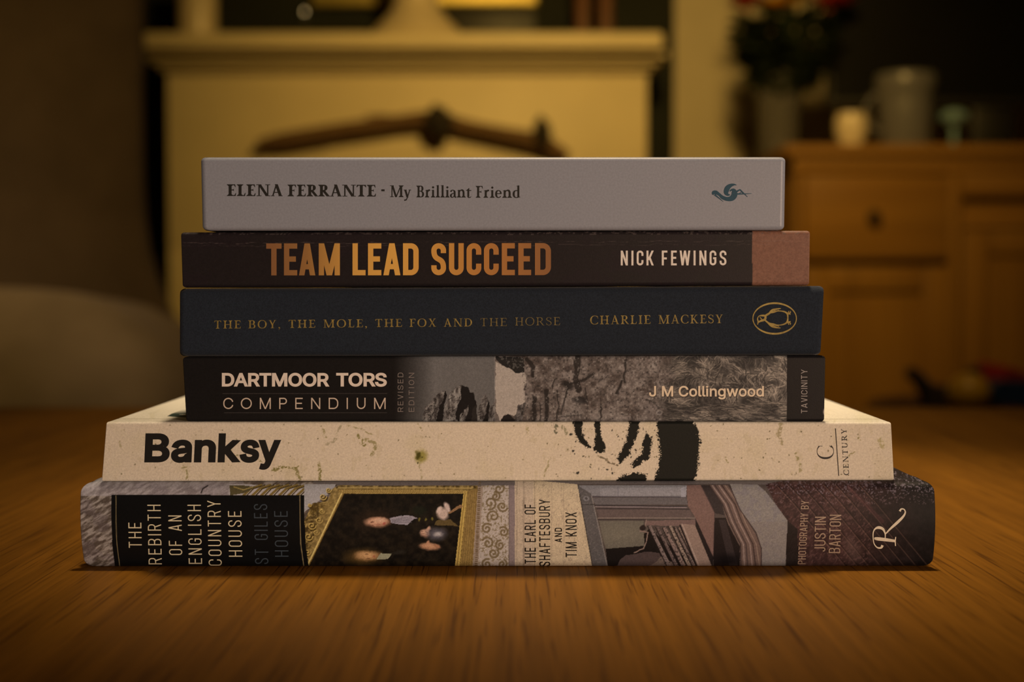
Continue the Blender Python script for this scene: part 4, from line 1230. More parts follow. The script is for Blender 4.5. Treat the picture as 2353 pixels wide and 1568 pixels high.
def paint_house(px, py, P3, prof):
    p = Paint(px, py, (95, 78, 70)); X, Y = px, py
    N1 = fbm(X / 9, Y / 9, 1); N2 = fbm(X / 3, Y / 3, 5); N3 = fbm(X / 40, Y / 40, 9)
    # plaster / brick at the left
    dg = fbm((X * .55 + Y * .9) / 5, (X * .9 - Y * .5) / 17, 21)
    wl = np.clip((dg - .35) / .3, 0, 1)[:, None]
    plaster = np.array((76, 58, 46)) * (1 - wl) + np.array((142, 119, 103)) * wl
    m = X < 720; p.c[m] = plaster[m]
    p.mix((X < 720) & (N3 > .55), (105, 84, 82), .25)
    p.mix((X < 560) & (Y < 1140), (150, 128, 122), .55)
    # carved gilt strip above the title panel
    z5 = Z(3.647, 170, 900)
    gs = z5((1300, 780), (2150, 780), (2190, 820), (1940, 900), (1940, 880), (1300, 870))
    p.poly(gs, (160, 138, 126))
    for k in range(9):
        x0 = 1420 + k * 75
        p.line(z5((x0 + 150, 785), (x0 + 60, 815), (x0, 872)), 5.5, (112, 84, 40))
        p.line(z5((x0 + 180, 785), (x0 + 85, 815), (x0 + 30, 872)), 2.4, (62, 44, 20))
    p.poly(z5((1300, 785), (1400, 785), (1520, 800), (1440, 850), (1310, 872)), (78, 62, 36))
    p.line(z5((1340, 800), (1420, 825), (1500, 800)), 2.0, (150, 118, 62))
    p.line(z5((1120, 790), (1080, 815), (1065, 850)), 3, (50, 38, 34))
    # wall corner and gilded picture frame
    z6 = Z(3.9217, 680, 940)
    p.poly(z6((75, 680), (360, 680), (330, 740), (75, 930)), (150, 132, 122))
    gold = np.clip((fbm(X / 5, Y / 5, 31) - .3) / .45, 0, 1)[:, None]
    gcol = np.array((66, 46, 20)) * (1 - gold) + np.array((158, 122, 68)) * gold
    gm = p.pmask(z6((75, 1010), (150, 850), (290, 830), (330, 720), (385, 690), (1640, 690), (1590, 1440), (60, 1440)))
    p.c[gm] = gcol[gm]
    # scrolls of the frame
    for (cx, cy, rr_) in [(250, 800, 34), (300, 740, 26), (150, 1060, 40), (215, 1010, 34), (120, 1160, 40), (190, 1120, 30), (110, 1300, 34), (240, 930, 26), (130, 875, 18)]:
        q = [(cx + rr_ * (1 - k / 16) * math.cos(k * .62), cy + rr_ * (1 - k / 16) * math.sin(k * .62)) for k in range(15)]
        p.line(z6(*q), 4.0, (58, 38, 10), .85); p.line(z6(*[(a_ - 7, c_ - 8) for a_, c_ in q]), 2.2, (196, 154, 82), .8)
    for k in range(3):
        o_ = k * 13
        p.line(z6((120 + o_, 950), (180 + o_, 870 + o_), (290 + o_, 850 + o_), (330, 770)), 1.6, (80, 55, 18), .8)
    # inner bands
    p.poly(z6((330, 715), (435, 765), (115, 1425), (80, 1425), (200, 1010)), (146, 112, 62), .55)
    p.line(z6((420, 745), (100, 1420)), 3.2, (205, 160, 90)); p.line(z6((432, 765), (116, 1420)), 1.6, (90, 62, 22))
    rope = (np.sin((X - Y * .6) * 2.0) * .5 + .5)
    bm_ = p.pmask(z6((380, 705), (1610, 705), (1580, 722), (370, 722)))
    p.mix(bm_, (160, 124, 70), .8)
    bm_ = p.pmask(z6((380, 728), (1540, 728), (1535, 764), (390, 764)))
    p.mix(bm_, (168, 130, 72), .9); p.mix(bm_ & (rope > .62), (96, 66, 22), .9)
    p.line(z6((370, 725), (1590, 725)), 1.0, (70, 46, 14))
    # right side of the frame
    p.poly(z6((1512, 745), (1545, 740), (1475, 1425), (1432, 1425)), (172, 132, 66))
    p.line(z6((1548, 742), (1478, 1425)), 1.3, (74, 48, 18)); p.line(z6((1525, 745), (1452, 1425)), 1.2, (92, 62, 24))
    p.poly(z6((1545, 740), (1640, 722), (1590, 1425), (1478, 1425)), (136, 100, 52), .8)
    for k in range(5):
        p.line(z6((1562 + k * 17, 740 - k * 3), (1495 + k * 21, 1425)), 1.2, (96, 68, 34), .7)
    # the dark canvas with two pale sitters
    cv = p.pmask(z6((435, 766), (1508, 768), (1432, 1425), (116, 1425)))
    dk = np.clip((N1 - .3) / .5, 0, 1)[:, None]
    p.c[cv] = (np.array((17, 12, 8)) * (1 - dk) + np.array((34, 24, 15)) * dk)[cv]
    E = lambda cx, cy, rx, ry, col, al=1.0, rot=0, soft=.3: p.ell(cx / 3.9217 + 680, cy / 3.9217 + 940, rx / 3.9217, ry / 3.9217, col, al, rot, soft)
    p.warp(5, .12, 8)
    E(720, 985, 150, 70, (44, 28, 17), .8, 0, .5); E(640, 1040, 90, 55, (36, 24, 15), .8, 0, .5)
    E(735, 1022, 110, 43, (146, 96, 70), 1, 0, .3); E(720, 1014, 78, 29, (196, 138, 104), .9, 0, .6); E(770, 1004, 40, 16, (204, 148, 116), .7, 0, .7)
    E(690, 1024, 16, 6, (92, 52, 38), .8); E(696, 1052, 14, 5, (92, 52, 38), .7); E(750, 1042, 26, 8, (150, 92, 68), .7); E(795, 1030, 12, 14, (150, 70, 56), .8)
    p.poly(z6((845, 985), (950, 965), (1030, 958), (1090, 985), (1040, 1010), (1005, 1048), (930, 1042), (862, 1030)), (138, 118, 116))
    for k in range(4): p.line(z6((870, 1000 + k * 9), (960, 985 + k * 14), (1040, 975 + k * 16)), 1.3, (92, 78, 78), .8)
    E(1110, 920, 60, 40, (24, 24, 14), .8, 0, .5)
    for k in range(3): E(1110 + k * 60, 995, 10, 16, (108, 88, 34), .9)
    E(1325, 945, 50, 55, (176, 140, 120)); E(1290, 910, 22, 34, (190, 152, 132), 1, 35); E(1365, 890, 22, 48, (182, 146, 128), 1, -25)
    p.poly(z6((1370, 935), (1480, 860), (1500, 880), (1385, 950)), (128, 88, 56))
    p.poly(z6((1280, 1000), (1390, 1000), (1470, 1060), (1250, 1045), (1260, 1020)), (92, 68, 36), .9)
    E(1165, 1122, 42, 36, (150, 104, 80)); E(1160, 1114, 32, 24, (188, 138, 110), .9, 0, .6); E(1195, 1085, 16, 26, (180, 128, 100), 1, 30)
    for k in range(3): p.line(z6((1130, 1110 + k * 18), (1190, 1112 + k * 17)), .9, (110, 70, 52), .8)
    E(1270, 1128, 82, 56, (84, 72, 72), .9, 0, .4); E(1280, 1132, 38, 22, (176, 152, 138), .8, 0, .5)
    E(1205, 1242, 88, 32, (140, 92, 64), 1, 4); E(1200, 1234, 64, 20, (182, 124, 88), .9, 4, .6); E(1190, 1205, 14, 22, (168, 112, 80), 1, 10); E(1270, 1235, 30, 12, (150, 96, 66), 1, 20)
    E(600, 1335, 150, 68, (78, 52, 22), .9, 0, .5)
    E(645, 1325, 110, 41, (140, 94, 56), 1, 0, .4); E(640, 1318, 80, 28, (190, 134, 86), .9, 0, .6); E(640, 1312, 14, 5, (96, 58, 34), .8); E(650, 1345, 14, 5, (96, 58, 34), .7); E(705, 1328, 12, 12, (150, 78, 52), .8)
    p.poly(z6((760, 1305), (868, 1310), (830, 1352), (725, 1358)), (140, 124, 94))
    E(930, 1295, 60, 18, (38, 30, 22), .9, -10, .5)
    p.nowarp()
    # plaster ornament strips beside the painting
    p.poly(z6((1640, 700), (1690, 690), (1690, 1440), (1590, 1440)), (140, 112, 92))
    dots = (np.sin(Y * 1.35) > -.2) & (np.abs(X - (680 + 1655 / 3.9217 - (Y - 1120) * .045)) < 3.2)
    p.mix(dots & (X > 1080), (92, 66, 40), .85)
    strip_ = p.pmask(z6((1688, 690), (1918, 690), (1918, 1440), (1640, 1440)))
    p.mix(strip_, (164, 138, 120))
    for (cx, cy, rr_, sg) in [(1830, 720, 60, 1), (1750, 850, 60, -1), (1860, 880, 50, 1), (1780, 970, 60, 1), (1720, 1080, 50, -1), (1870, 1110, 48, 1), (1730, 1210, 56, 1), (1840, 1230, 46, -1), (1780, 1300, 50, 1), (1720, 1400, 50, -1), (1860, 1400, 44, 1), (1800, 790, 44, 1)]:
        q = [(cx + rr_ * (1 - k / 18) * math.cos(sg * k * .58 + cy), cy + rr_ * (1 - k / 18) * math.sin(sg * k * .58 + cy)) for k in range(16)]
        p.mix(np.zeros(len(X)), (0, 0, 0))
        d, t = p.dline(z6(*q)); p.mix(np.clip(2.6 - d, 0, 1) * strip_, (98, 74, 46), .85)
    p.mix(strip_ & (fbm(X / 3.2, Y / 3.2, 77) > .60), (110, 86, 56), .7)
    p.poly(z6((1918, 690), (1972, 690), (1972, 1440), (1918, 1440)), (120, 96, 88))
    p.line(z6((1920, 690), (1920, 1440)), 1, (86, 66, 56))
    # pale columns with the authors' names
    z7 = Z(3.9217, 1180, 940)
    pale = p.pmask([(680 + 1972 / 3.9217, 1100), *z7((575, 680), (600, 760), (718, 1440)), (680 + 1972 / 3.9217, 1310)])
    pc = np.array((172, 140, 112)) * (.94 + .12 * N3[:, None]); p.c[pale] = pc[pale]
    p.mix(pale & (X > 1226), (186, 152, 114), .6)
    for xx, al in ((88, .55), (98, .35), (190, .5), (30, .4), (345, .25), (450, .2)):
        p.mix(pale & (np.abs(X - (1180 + xx / 3.9217)) < .8), (105, 82, 66), al)
    p.mix(pale & (fbm(X / 6, Y / 9, 61) > .70), (140, 112, 88), .5)
    p.mix(pale & (N2 > .80), (120, 92, 70), .6)
    # library picture: panelling, books, curved plank
    sh = p.pmask(z7((575, 680), (2353 + 60, 680), (2353 + 60, 1440), (718, 1440)))
    c0 = np.array((74, 58, 50)) * (.88 + .24 * N1[:, None]); p.c[sh] = c0[sh]
    p.poly(z7((590, 690), (1560, 690), (1555, 795), (625, 785)), (118, 104, 98)); p.poly(z7((780, 715), (1510, 705), (1510, 780), (780, 790)), (132, 116, 110), .8)
    p.line(z7((940, 700), (945, 785)), 1.2, (100, 88, 90)); p.line(z7((620, 790), (1550, 795)), 2, (72, 60, 60))
    p.poly(z7((700, 800), (1560, 800), (1570, 865), (740, 865)), (92, 78, 72)); p.line(z7((730, 868), (1560, 880)), 2.2, (48, 38, 36)); p.line(z7((740, 882), (1560, 890)), 2.4, (120, 98, 92))
    p.poly(z7((745, 900), (1590, 905), (1620, 985), (770, 980)), (88, 68, 60)); p.line(z7((750, 900), (1590, 905)), 2, (52, 40, 38)); p.line(z7((765, 985), (1640, 985)), 2.4, (122, 98, 84)); p.line(z7((765, 1000), (1190, 1000)), 2, (54, 42, 38))
    p.poly(z7((770, 1008), (1175, 1008), (1165, 1100), (1200, 1180), (1180, 1290), (832, 1262)), (94, 80, 66)); p.ell(1180 + 960 / 3.92, 940 + 1130 / 3.92, 55, 22, (108, 92, 74), .7, 0, .7)
    p.poly(z7((1190, 1010), (1640, 1000), (1660, 1060), (1190, 1050)), (106, 78, 68))
    p.poly(z7((830, 1262), (1180, 1235), (1175, 1130), (1225, 1080), (1660, 1440), (850, 1440)), (24, 17, 14))
    p.warp(9, .05, 12)
    p.line(z7((1190, 1010), (1180, 1080), (1140, 1110), (1210, 1120), (1190, 1180), (1185, 1250), (1090, 1290)), 3, (120, 92, 78)); p.ell(1180 + 1160 / 3.92, 940 + 1080 / 3.92, 7, 7, (38, 26, 22))
    p.poly(z7((900, 1440), (1000, 1320), (1180, 1290), (1320, 1300), (1330, 1380), (1200, 1440)), (70, 52, 46)); p.poly(z7((1180, 1440), (1330, 1340), (1420, 1370), (1460, 1440)), (98, 76, 64))
    p.nowarp()
    for k, (x0, wd, cc) in enumerate([(1215, 40, (112, 88, 78)), (1285, 34, (92, 70, 62)), (1345, 46, (120, 92, 80)), (1400, 34, (134, 106, 88)), (1445, 26, (104, 80, 70)), (1485, 26, (122, 94, 80))]):
        y0 = 1060 + (k % 3) * 8
        p.poly(z7((x0, y0), (x0 + wd * .6, y0 - 10), (x0 + 190 + wd * .7, 1440), (x0 + 180, 1440)), cc)
        p.line(z7((x0 - 4, y0), (x0 + 176, 1440)), 2.2, (28, 19, 16), .9)
        p.line(z7((x0 + wd * .7, y0 + 20), (x0 + 186 + wd * .7, 1440)), 1, (150, 122, 104), .5)
    sp = p.pmask(z7((1225, 1060), (1500, 1060), (1680, 1440), (1330, 1440))); p.mix(sp & (N2 > .62), (36, 26, 22), .7)
    p.poly(z7((1505, 1035), (1635, 1048), (1795, 1440), (1665, 1440)), (130, 100, 84)); p.line(z7((1520, 1040), (1680, 1440)), 2, (170, 138, 120), .7); p.line(z7((1500, 1050), (1660, 1440)), 3.5, (30, 20, 18))
    p.poly(z7((1640, 985), (1680, 1040), (1800, 1330), (1795, 1440), (1640, 1060)), (36, 26, 23))
    p.poly(z7((1560, 690), (1690, 690), (1740, 800), (1812, 935), (1800, 1335), (1640, 985), (1570, 870)), (110, 78, 66)); p.line(z7((1690, 690), (1745, 800), (1812, 935), (1802, 1330)), 1.6, (74, 52, 46)); p.poly(z7((1505, 710), (1560, 700), (1555, 795), (1510, 795)), (142, 126, 122))
    p.poly(z7((1690, 690), (1760, 690), (1880, 860), (1900, 960), (1815, 940), (1750, 800)), (50, 38, 34))
    p.poly(z7((1812, 985), (1960, 985), (2050, 1210), (2060, 1440), (1800, 1440)), (32, 22, 19)); p.poly(z7((1850, 1000), (1910, 1000), (2030, 1440), (1950, 1440)), (54, 40, 36), .8); p.ell(1180 + 1930 / 3.92, 940 + 1360 / 3.92, 30, 12, (14, 9, 9), .8, 0, .6)
    z8 = Z(3.485, 1660, 880)
    p.poly(z7((1760, 690), (1930, 690), (2060, 900), (2130, 1050), (2240, 1210), (2250, 1440), (2040, 1440), (2040, 1240), (1930, 1030), (1880, 860)), (100, 74, 62))
    for (a0, wd, cc) in [(0, 3, (52, 37, 33)), (26, 2, (150, 120, 106)), (50, 3.2, (66, 48, 43)), (86, 2.4, (146, 114, 100)), (112, 3, (58, 40, 34)), (142, 1.8, (140, 108, 88))]:
        p.line(z7((1765 + a0, 690), (1885 + a0, 860), (1945 + a0, 1020), (2045 + a0, 1220), (2050 + a0 * 1.2, 1440)), wd, cc, .85)
    p.poly(z8((60, 812), (280, 815), (345, 870), (430, 980), (522, 1105), (505, 1470), (312, 1470), (312, 1330), (270, 1200), (140, 1020)), (124, 106, 94))
    lg = p.pmask(z8((60, 812), (280, 815), (345, 870), (430, 980), (522, 1105), (505, 1470), (312, 1470), (312, 1330), (270, 1200), (140, 1020)))
    p.mix(lg & (N1 > .55), (112, 96, 92), .5); p.mix(lg & (Y > 1200), (118, 98, 86), .5)
    p.line(z8((60, 830), (140, 1015), (268, 1200), (312, 1330), (312, 1470)), 2.4, (60, 43, 38))
    # left post of the panelling
    p.poly(z7((578, 690), (700, 765), (720, 860), (852, 1440), (720, 1440), (610, 860)), (82, 70, 64)); p.line(z7((705, 790), (850, 1440)), 2.2, (128, 110, 98), .8); p.line(z7((595, 770), (716, 1440)), 2, (52, 42, 36)); p.line(z7((615, 862), (725, 862)), 2, (40, 32, 28)); p.ell(1180 + 655 / 3.92, 940 + 808 / 3.92, 7, 6, (120, 106, 100), .8); p.ell(1180 + 655 / 3.92, 940 + 808 / 3.92, 3.4, 3, (60, 50, 46), .8)
    pz = p.pmask(z7((578, 690), (700, 765), (720, 860), (852, 1440), (720, 1440), (610, 860))); p.mix(pz & (N2 > .66), (112, 96, 86), .45)
    # dark brickwork at the right end
    br_ = p.pmask(z8((345, 812), (600, 760), (1200, 640), (1760, 640), (1760, 1480), (505, 1480), (522, 1105), (430, 980)))
    far = np.clip((X - 1930) / 190, 0, 1)[:, None]
    bc = (np.array((58, 35, 30)) * (1 - far) + np.array((22, 16, 14)) * far) * (.65 + .7 * N1[:, None])
    p.c[br_] = bc[br_]
    p.mix(br_ & (fbm((X + Y) / 4, (X - Y) / 9, 44) > .60) & (X < 2000), (96, 62, 54), .5)
    p.mix(br_ & (N2 > .66) & (Y < 1160), (140, 104, 100), .38)
    p.mix(br_ & (N2 > .62) & (Y < 1135), (112, 92, 92), .45)
    for k in range(8):
        x0 = 430 + k * 95
        d, t = p.dline(z8((x0, 820), (x0 + 130, 960), (x0 + 560, 1480))); p.mix(np.clip(1.3 - d, 0, 1) * br_, (122, 84, 66), .45)
        d, t = p.dline(z8((x0 + 12, 820), (x0 + 142, 960), (x0 + 572, 1480))); p.mix(np.clip(1.6 - d, 0, 1) * br_, (26, 15, 12), .6)
    p.line(z8((1010, 835), (1280, 1110)), 9, (84, 46, 42), .45)
    p.ell(1660 + 1040 / 3.485, 880 + 1330 / 3.485, 16, 30, (96, 68, 58), .45, -20, .5)
    p.poly(z8((522, 1105), (600, 1170), (610, 1480), (505, 1480)), (30, 22, 18), .85)
    # black title panel and its gilt rules
    p.poly([(256, 1138), (699, 1138), (700, 1200), (702, 1250), (711, 1312), (265, 1312), (258, 1250), (256, 1200)], (11, 9, 8))
    p.line([(266.5, 1140), (266.5, 1200), (268.5, 1250), (276, 1308)], 1.6, (150, 118, 74), .8)
    p.line([(689, 1140), (689.5, 1200), (691, 1250), (699, 1308)], 1.8, (156, 122, 78), .85)
    p.c *= (.92 + .16 * hash2(np.floor(X * 1.1), np.floor(Y * 1.1), 7))[:, None]
    return p


b.cover(M_pr1, paint_house, 1.3 * PXM, 'dust_jacket', groove=0.0012)
b.pages(0.003, 0.003)
I_cream = ink('cream_ink', (190, 158, 118)); I_grey = ink('slate_grey_ink', (52, 52, 52)); I_blk = ink('black_ink', (28, 21, 15)); I_tan = ink('tan_ink', (146, 110, 84))
polys = []
for txt, xl_, xr_, yt_, ybm in [('THE', 295, 325, 1201.6, 1259.5), ('REBIRTH', 340.5, 371, 1160.5, 1297.5), ('OF AN', 387.5, 418, 1185, 1276), ('ENGLISH', 432.7, 463.5, 1160.5, 1296.5), ('COUNTRY', 478.5, 509, 1151, 1300.5), ('HOUSE', 525, 556, 1175, 1280)]:
    polys += upward(sans_text(txt, ybm - yt_, xr_ - xl_, 2.5, .26), xr_ + 1.0, ybm, -0.022)
b.decal('title_lettering', polys, I_cream, 3)
polys = []
for txt, xl_, xr_, yt_, ybm in [('ST GILES', 585, 616, 1159, 1296.5), ('HOUSE', 631, 662, 1175, 1280)]:
    polys += upward(sans_text(txt, ybm - yt_, xr_ - xl_, 2.5, .26), xr_ + 1.0, ybm, -0.022)
b.decal('subtitle_lettering', polys, I_grey, 3)
polys = []
for txt, xl_, xr_, yt_, ybm, sw in [('THE EARL OF', 1206.5, 1231.5, 1160, 1296, 2.3), ('SHAFTESBURY', 1240, 1264.5, 1148.5, 1302, 2.3), ('AND', 1275.5, 1291.5, 1213.5, 1247, 2.0), ('TIM KNOX', 1300.5, 1325.5, 1178, 1281, 2.3)]:
    polys += upward(sans_text(txt, ybm - yt_, xr_ - xl_, sw, .17), xr_, ybm, -0.004)
b.decal('author_lettering', polys, I_blk, 3)
polys = []
for txt, xl_, xr_, yt_, ybm, sw, ln in [('PHOTOGRAPHY BY', 1833, 1851, 1151, 1297, 1.9, .055), ('JUSTIN', 1871, 1896.5, 1188, 1268, 2.5, .02), ('BARTON', 1904, 1930.5, 1183.5, 1271.5, 2.5, .03)]:
    polys += upward(sans_text(txt, ybm - yt_, xr_ - xl_, sw, .13), xr_, ybm, ln)
b.decal('photographer_lettering', polys, I_tan, 3)
z8 = Z(3.485, 1660, 880)
polys = []
def vs8(zf, pts, ws, k):
    return strip(zf(*pts), [w_ / k for w_ in ws])
def smooth(pts, n=6):
    """Catmull-Rom through control points (x, y, w)"""
    o_ = []
    for i in range(len(pts) - 1):
        a = pts[max(i - 1, 0)]; b_ = pts[i]; c = pts[i + 1]; d = pts[min(i + 2, len(pts) - 1)]
        for k in range(n):
            t = k / n
            o_.append(tuple(.5 * (2 * b_[j] + (c[j] - a[j]) * t + (2 * a[j] - 5 * b_[j] + 4 * c[j] - d[j]) * t * t + (3 * b_[j] - a[j] - 3 * c[j] + d[j]) * t ** 3) for j in range(3)))
    o_.append(pts[-1]); return o_
def cstroke(zf, k, pts):
    q = smooth(pts); return strip(zf(*[(a[0], a[1]) for a in q]), [a[2] / k for a in q])
# swash capital R lying on its side
polys += cstroke(z8, 3.485, [(1382, 1268, 20), (1310, 1258, 26), (1240, 1250, 26), (1216, 1246, 14)])
polys += cstroke(z8, 3.485, [(1388, 1235, 8), (1384, 1268, 9), (1386, 1308, 8)])
polys += cstroke(z8, 3.485, [(1282, 1302, 22), (1270, 1322, 16), (1240, 1320, 10), (1215, 1290, 8), (1207, 1245, 8), (1208, 1200, 9), (1222, 1172, 12), (1250, 1160, 22), (1285, 1172, 20), (1303, 1210, 10), (1303, 1250, 7)])
polys += cstroke(z8, 3.485, [(1303, 1215, 8), (1345, 1170, 16), (1400, 1120, 22), (1445, 1075, 18), (1464, 1040, 12), (1455, 1015, 9), (1432, 1012, 12), (1420, 1030, 18)])
b.decal('publisher_mark', polys, ink('pale_peach_ink', (196, 162, 128)), 3, merge=True)

# ---------------------------------------------------------------- second from the bottom: large white paperback
b = Book('large off-white paperback with heavy black title and ink blots on its spine', 0.0022, 0.208,
         [(245, 970), (2047, 970.5), (2054, 1105), (234, 1107.5)], r=0.0010, cr=0.0006, thick=0.0006)
M_pr2 = mat_print('stained_white_card_cover', 0.5, 0.35)


def paint_white(px, py, P3, prof):
    p = Paint(px, py, (190, 156, 124)); X, Y = px, py
    front = prof[:, 0] < 0.0011
    n1 = fbm(X / 60, Y / 60, 3); n2 = fbm(X / 5, Y / 5, 9); n3 = fbm(X / 14, Y / 22, 15)
    p.mix(np.clip((n1 - .5) * 2.5, 0, 1), (182, 150, 112), .6)
    p.mix((n2 > .80) & (n1 > .45), (140, 112, 76), .45)
    p.mix((n3 > .70), (164, 134, 96), .25)
    p.warp(9, .11, 4)
    z5 = Z(3.647, 170, 900); z6 = Z(3.9217, 680, 940); z7 = Z(3.9217, 1180, 940); z8 = Z(3.485, 1660, 880)
    ol = (92, 76, 26)
    def stain(zf, pts, w_, al=.75, col=ol):
        d, t = p.dline(zf(*pts)); brk = fbm(X / 3.5, Y / 3.5, 33)
        p.mix(np.clip(w_ * .5 + 1 - d, 0, 1) * np.clip((brk - .36) * 6, 0, 1), col, al)
    stain(z5, [(1670, 655), (1740, 640), (1770, 630)], 7); stain(z5, [(1770, 630), (1850, 640), (1885, 620)], 3, .6)
    stain(z5, [(1850, 640), (1870, 690), (1890, 745)], 6, .6); stain(z5, [(900, 635), (940, 630), (950, 700), (955, 740)], 3, .5)
    stain(z5, [(1300, 450), (1340, 540), (1480, 560), (1590, 590)], 3, .6); stain(z5, [(2060, 620), (2070, 740)], 5, .5)
    stain(z5, [(2090, 320), (2110, 380)], 4, .5); stain(z5, [(385, 410), (390, 470)], 3, .3)
    stain(z6, [(410, 140), (370, 220), (340, 300), (270, 310)], 5, .45, (110, 92, 60)); stain(z6, [(560, 240), (600, 300), (620, 330)], 8, .7)
    stain(z6, [(620, 280), (700, 300), (720, 340), (680, 420)], 7, .5); stain(z6, [(480, 150), (600, 180), (690, 240)], 2, .5)
    stain(z6, [(205, 490), (215, 580), (220, 650)], 6, .5); stain(z6, [(1110, 140), (1140, 190)], 3, .5); stain(z6, [(1120, 500), (1130, 640)], 4, .35)
    p.ell(680 + 1130 / 3.9217, 940 + 430 / 3.9217, 13, 15, (118, 98, 30), .75, 10, .4); p.ell(680 + 1105 / 3.9217, 940 + 420 / 3.9217, 6, 9, (58, 48, 12), .9, 0, .4); p.ell(680 + 1103 / 3.9217, 940 + 488 / 3.9217, 2.2, 2.2, (40, 34, 12), .9)
    stain(z6, [(2080, 150), (2090, 230)], 3, .35); stain(z6, [(2290, 440), (2260, 540), (2240, 600)], 3, .4)
    stain(z8, [(470, 340), (450, 420), (470, 480)], 9, .55, (116, 92, 52)); stain(z8, [(590, 560), (600, 620)], 5, .5); stain(z8, [(1260, 460), (1280, 510)], 10, .5, (134, 110, 56))
    stain(z8, [(1080, 430), (1100, 460)], 3, .7); stain(z8, [(630, 660), (620, 710)], 5, .4); stain(z8, [(30, 600), (40, 640)], 4, .5); stain(z8, [(1000, 600), (1060, 550)], 3, .5)
    p.nowarp()
    for k in range(150):
        q = rnd.random; xx = 260 + 1770 * q(); yy = 975 + 125 * q()
        if xx < 1200 and q() < .35: continue
        p.ell(xx, yy, .9 + 1.6 * q(), .8 + .9 * q(), (66, 52, 22), .35 + .5 * q(), 180 * q(), .3)
    # abstract black ink blots (sprayed edges)
    brk = fbm(X / 2.2, Y / 2.2, 88); p.warp(9, .09, 41)
    def blot(pts, edge=9):
        m = p.pmask(pts); d, t = p.dline(pts + [pts[0]])
        sd = np.where(m, d, -d) + (brk - .5) * edge * 1.5
        p.mix(np.clip(sd * .8 + .5, 0, 1), (21, 18, 13), .98)
    blot(z7((1290, 60), (1600, 60), (1660, 190), (1680, 300), (1665, 470), (1650, 600), (1600, 720), (1230, 720), (1300, 560), (1320, 420), (1300, 240)), 10)
    blot(z7((530, 60), (625, 60), (618, 190), (640, 270), (700, 340), (690, 365), (600, 310), (550, 230)), 5)
    blot(z7((735, 60), (775, 60), (790, 230), (830, 360), (790, 400), (720, 370), (735, 240)), 5)
    blot(z7((1060, 60), (1150, 60), (1110, 260), (1040, 410), (960, 500), (930, 460), (1000, 330)), 7)
    blot(z7((1195, 200), (1240, 260), (1250, 380), (1190, 460), (1080, 540), (1050, 500), (1150, 400)), 8)
    blot(z7((860, 740), (960, 610), (1090, 570), (1190, 590), (1210, 740)), 10)
    for k in range(46):
        q = rnd.random; p.ell(1310 + 200 * q(), 985 + 118 * q(), .8 + 2.2 * q() ** 2, .8 + 2.0 * q() ** 2, (21, 18, 13), .9, 0, .4)
    stain(z7, [(350, 140), (390, 160), (380, 200)], 8, .7, (60, 54, 34)); stain(z7, [(440, 150), (480, 220)], 6, .5, (90, 78, 46)); stain(z7, [(780, 435), (880, 490), (940, 510)], 3, .7, (60, 44, 24))
    p.nowarp()
    # the print on the front cover seen at the left, and the hinge crease
    top = (~front) & (prof[:, 1] > b.H * .9)
    p.mix(top & p.pmask([(384, 957), (398, 949), (440, 944), (440, 951), (410, 953), (440, 955), (440, 961)]), (34, 40, 30))
    yy = P3[:, 1] - b.Ys
    p.mix(top & (np.abs(yy - 0.0115) < .0006), (112, 90, 62), .6)
    p.c *= (.96 + .08 * hash2(np.floor(X), np.floor(Y), 7))[:, None]
    return p


b.cover(M_pr2, paint_white, 1.3 * PXM)
b.pages(0.0004, 0.0008)
polys = []
for ch, x0, x1 in [('B', 331.6, 389), ('a', 392.3, 440), ('n', 445.6, 495), ('k', 500, 553), ('s', 549.6, 595), ('y', 591.5, 644)]:
    polys += horiz(font_text(ch, x1 - x0, 67.0, 0.032), x0, 1063.2, 0.0, 0.045)
b.decal('title_lettering', polys, ink('dense_black_ink', (24, 19, 15)))
polys = upward(serif_text('C', 32, 37.5, .10, .02), 1915.5, 1055.8)
polys += upward(serif_text('CENTURY', 107, 12.0, .12, .055, .18), 1951.2, 1092.6, -0.058)
polys += strip([(1920, 985), (1927.5, 1094)], 1.6)
b.decal('publisher_mark', polys, ink('black_ink_thin', (38, 30, 24)))

# ---------------------------------------------------------------- third from the bottom: paperback with granite photographs
b = Book('black paperback with photographs of granite rocks and grass on its spine', 0.0040, 0.150,
         [(420, 820.5), (1896.5, 817.5), (1893.5, 970), (428.5, 969.8)], r=0.0011, cr=0.0012, thick=0.0005)
M_pr3 = mat_print('printed_photo_cover', 0.45, 0.35)


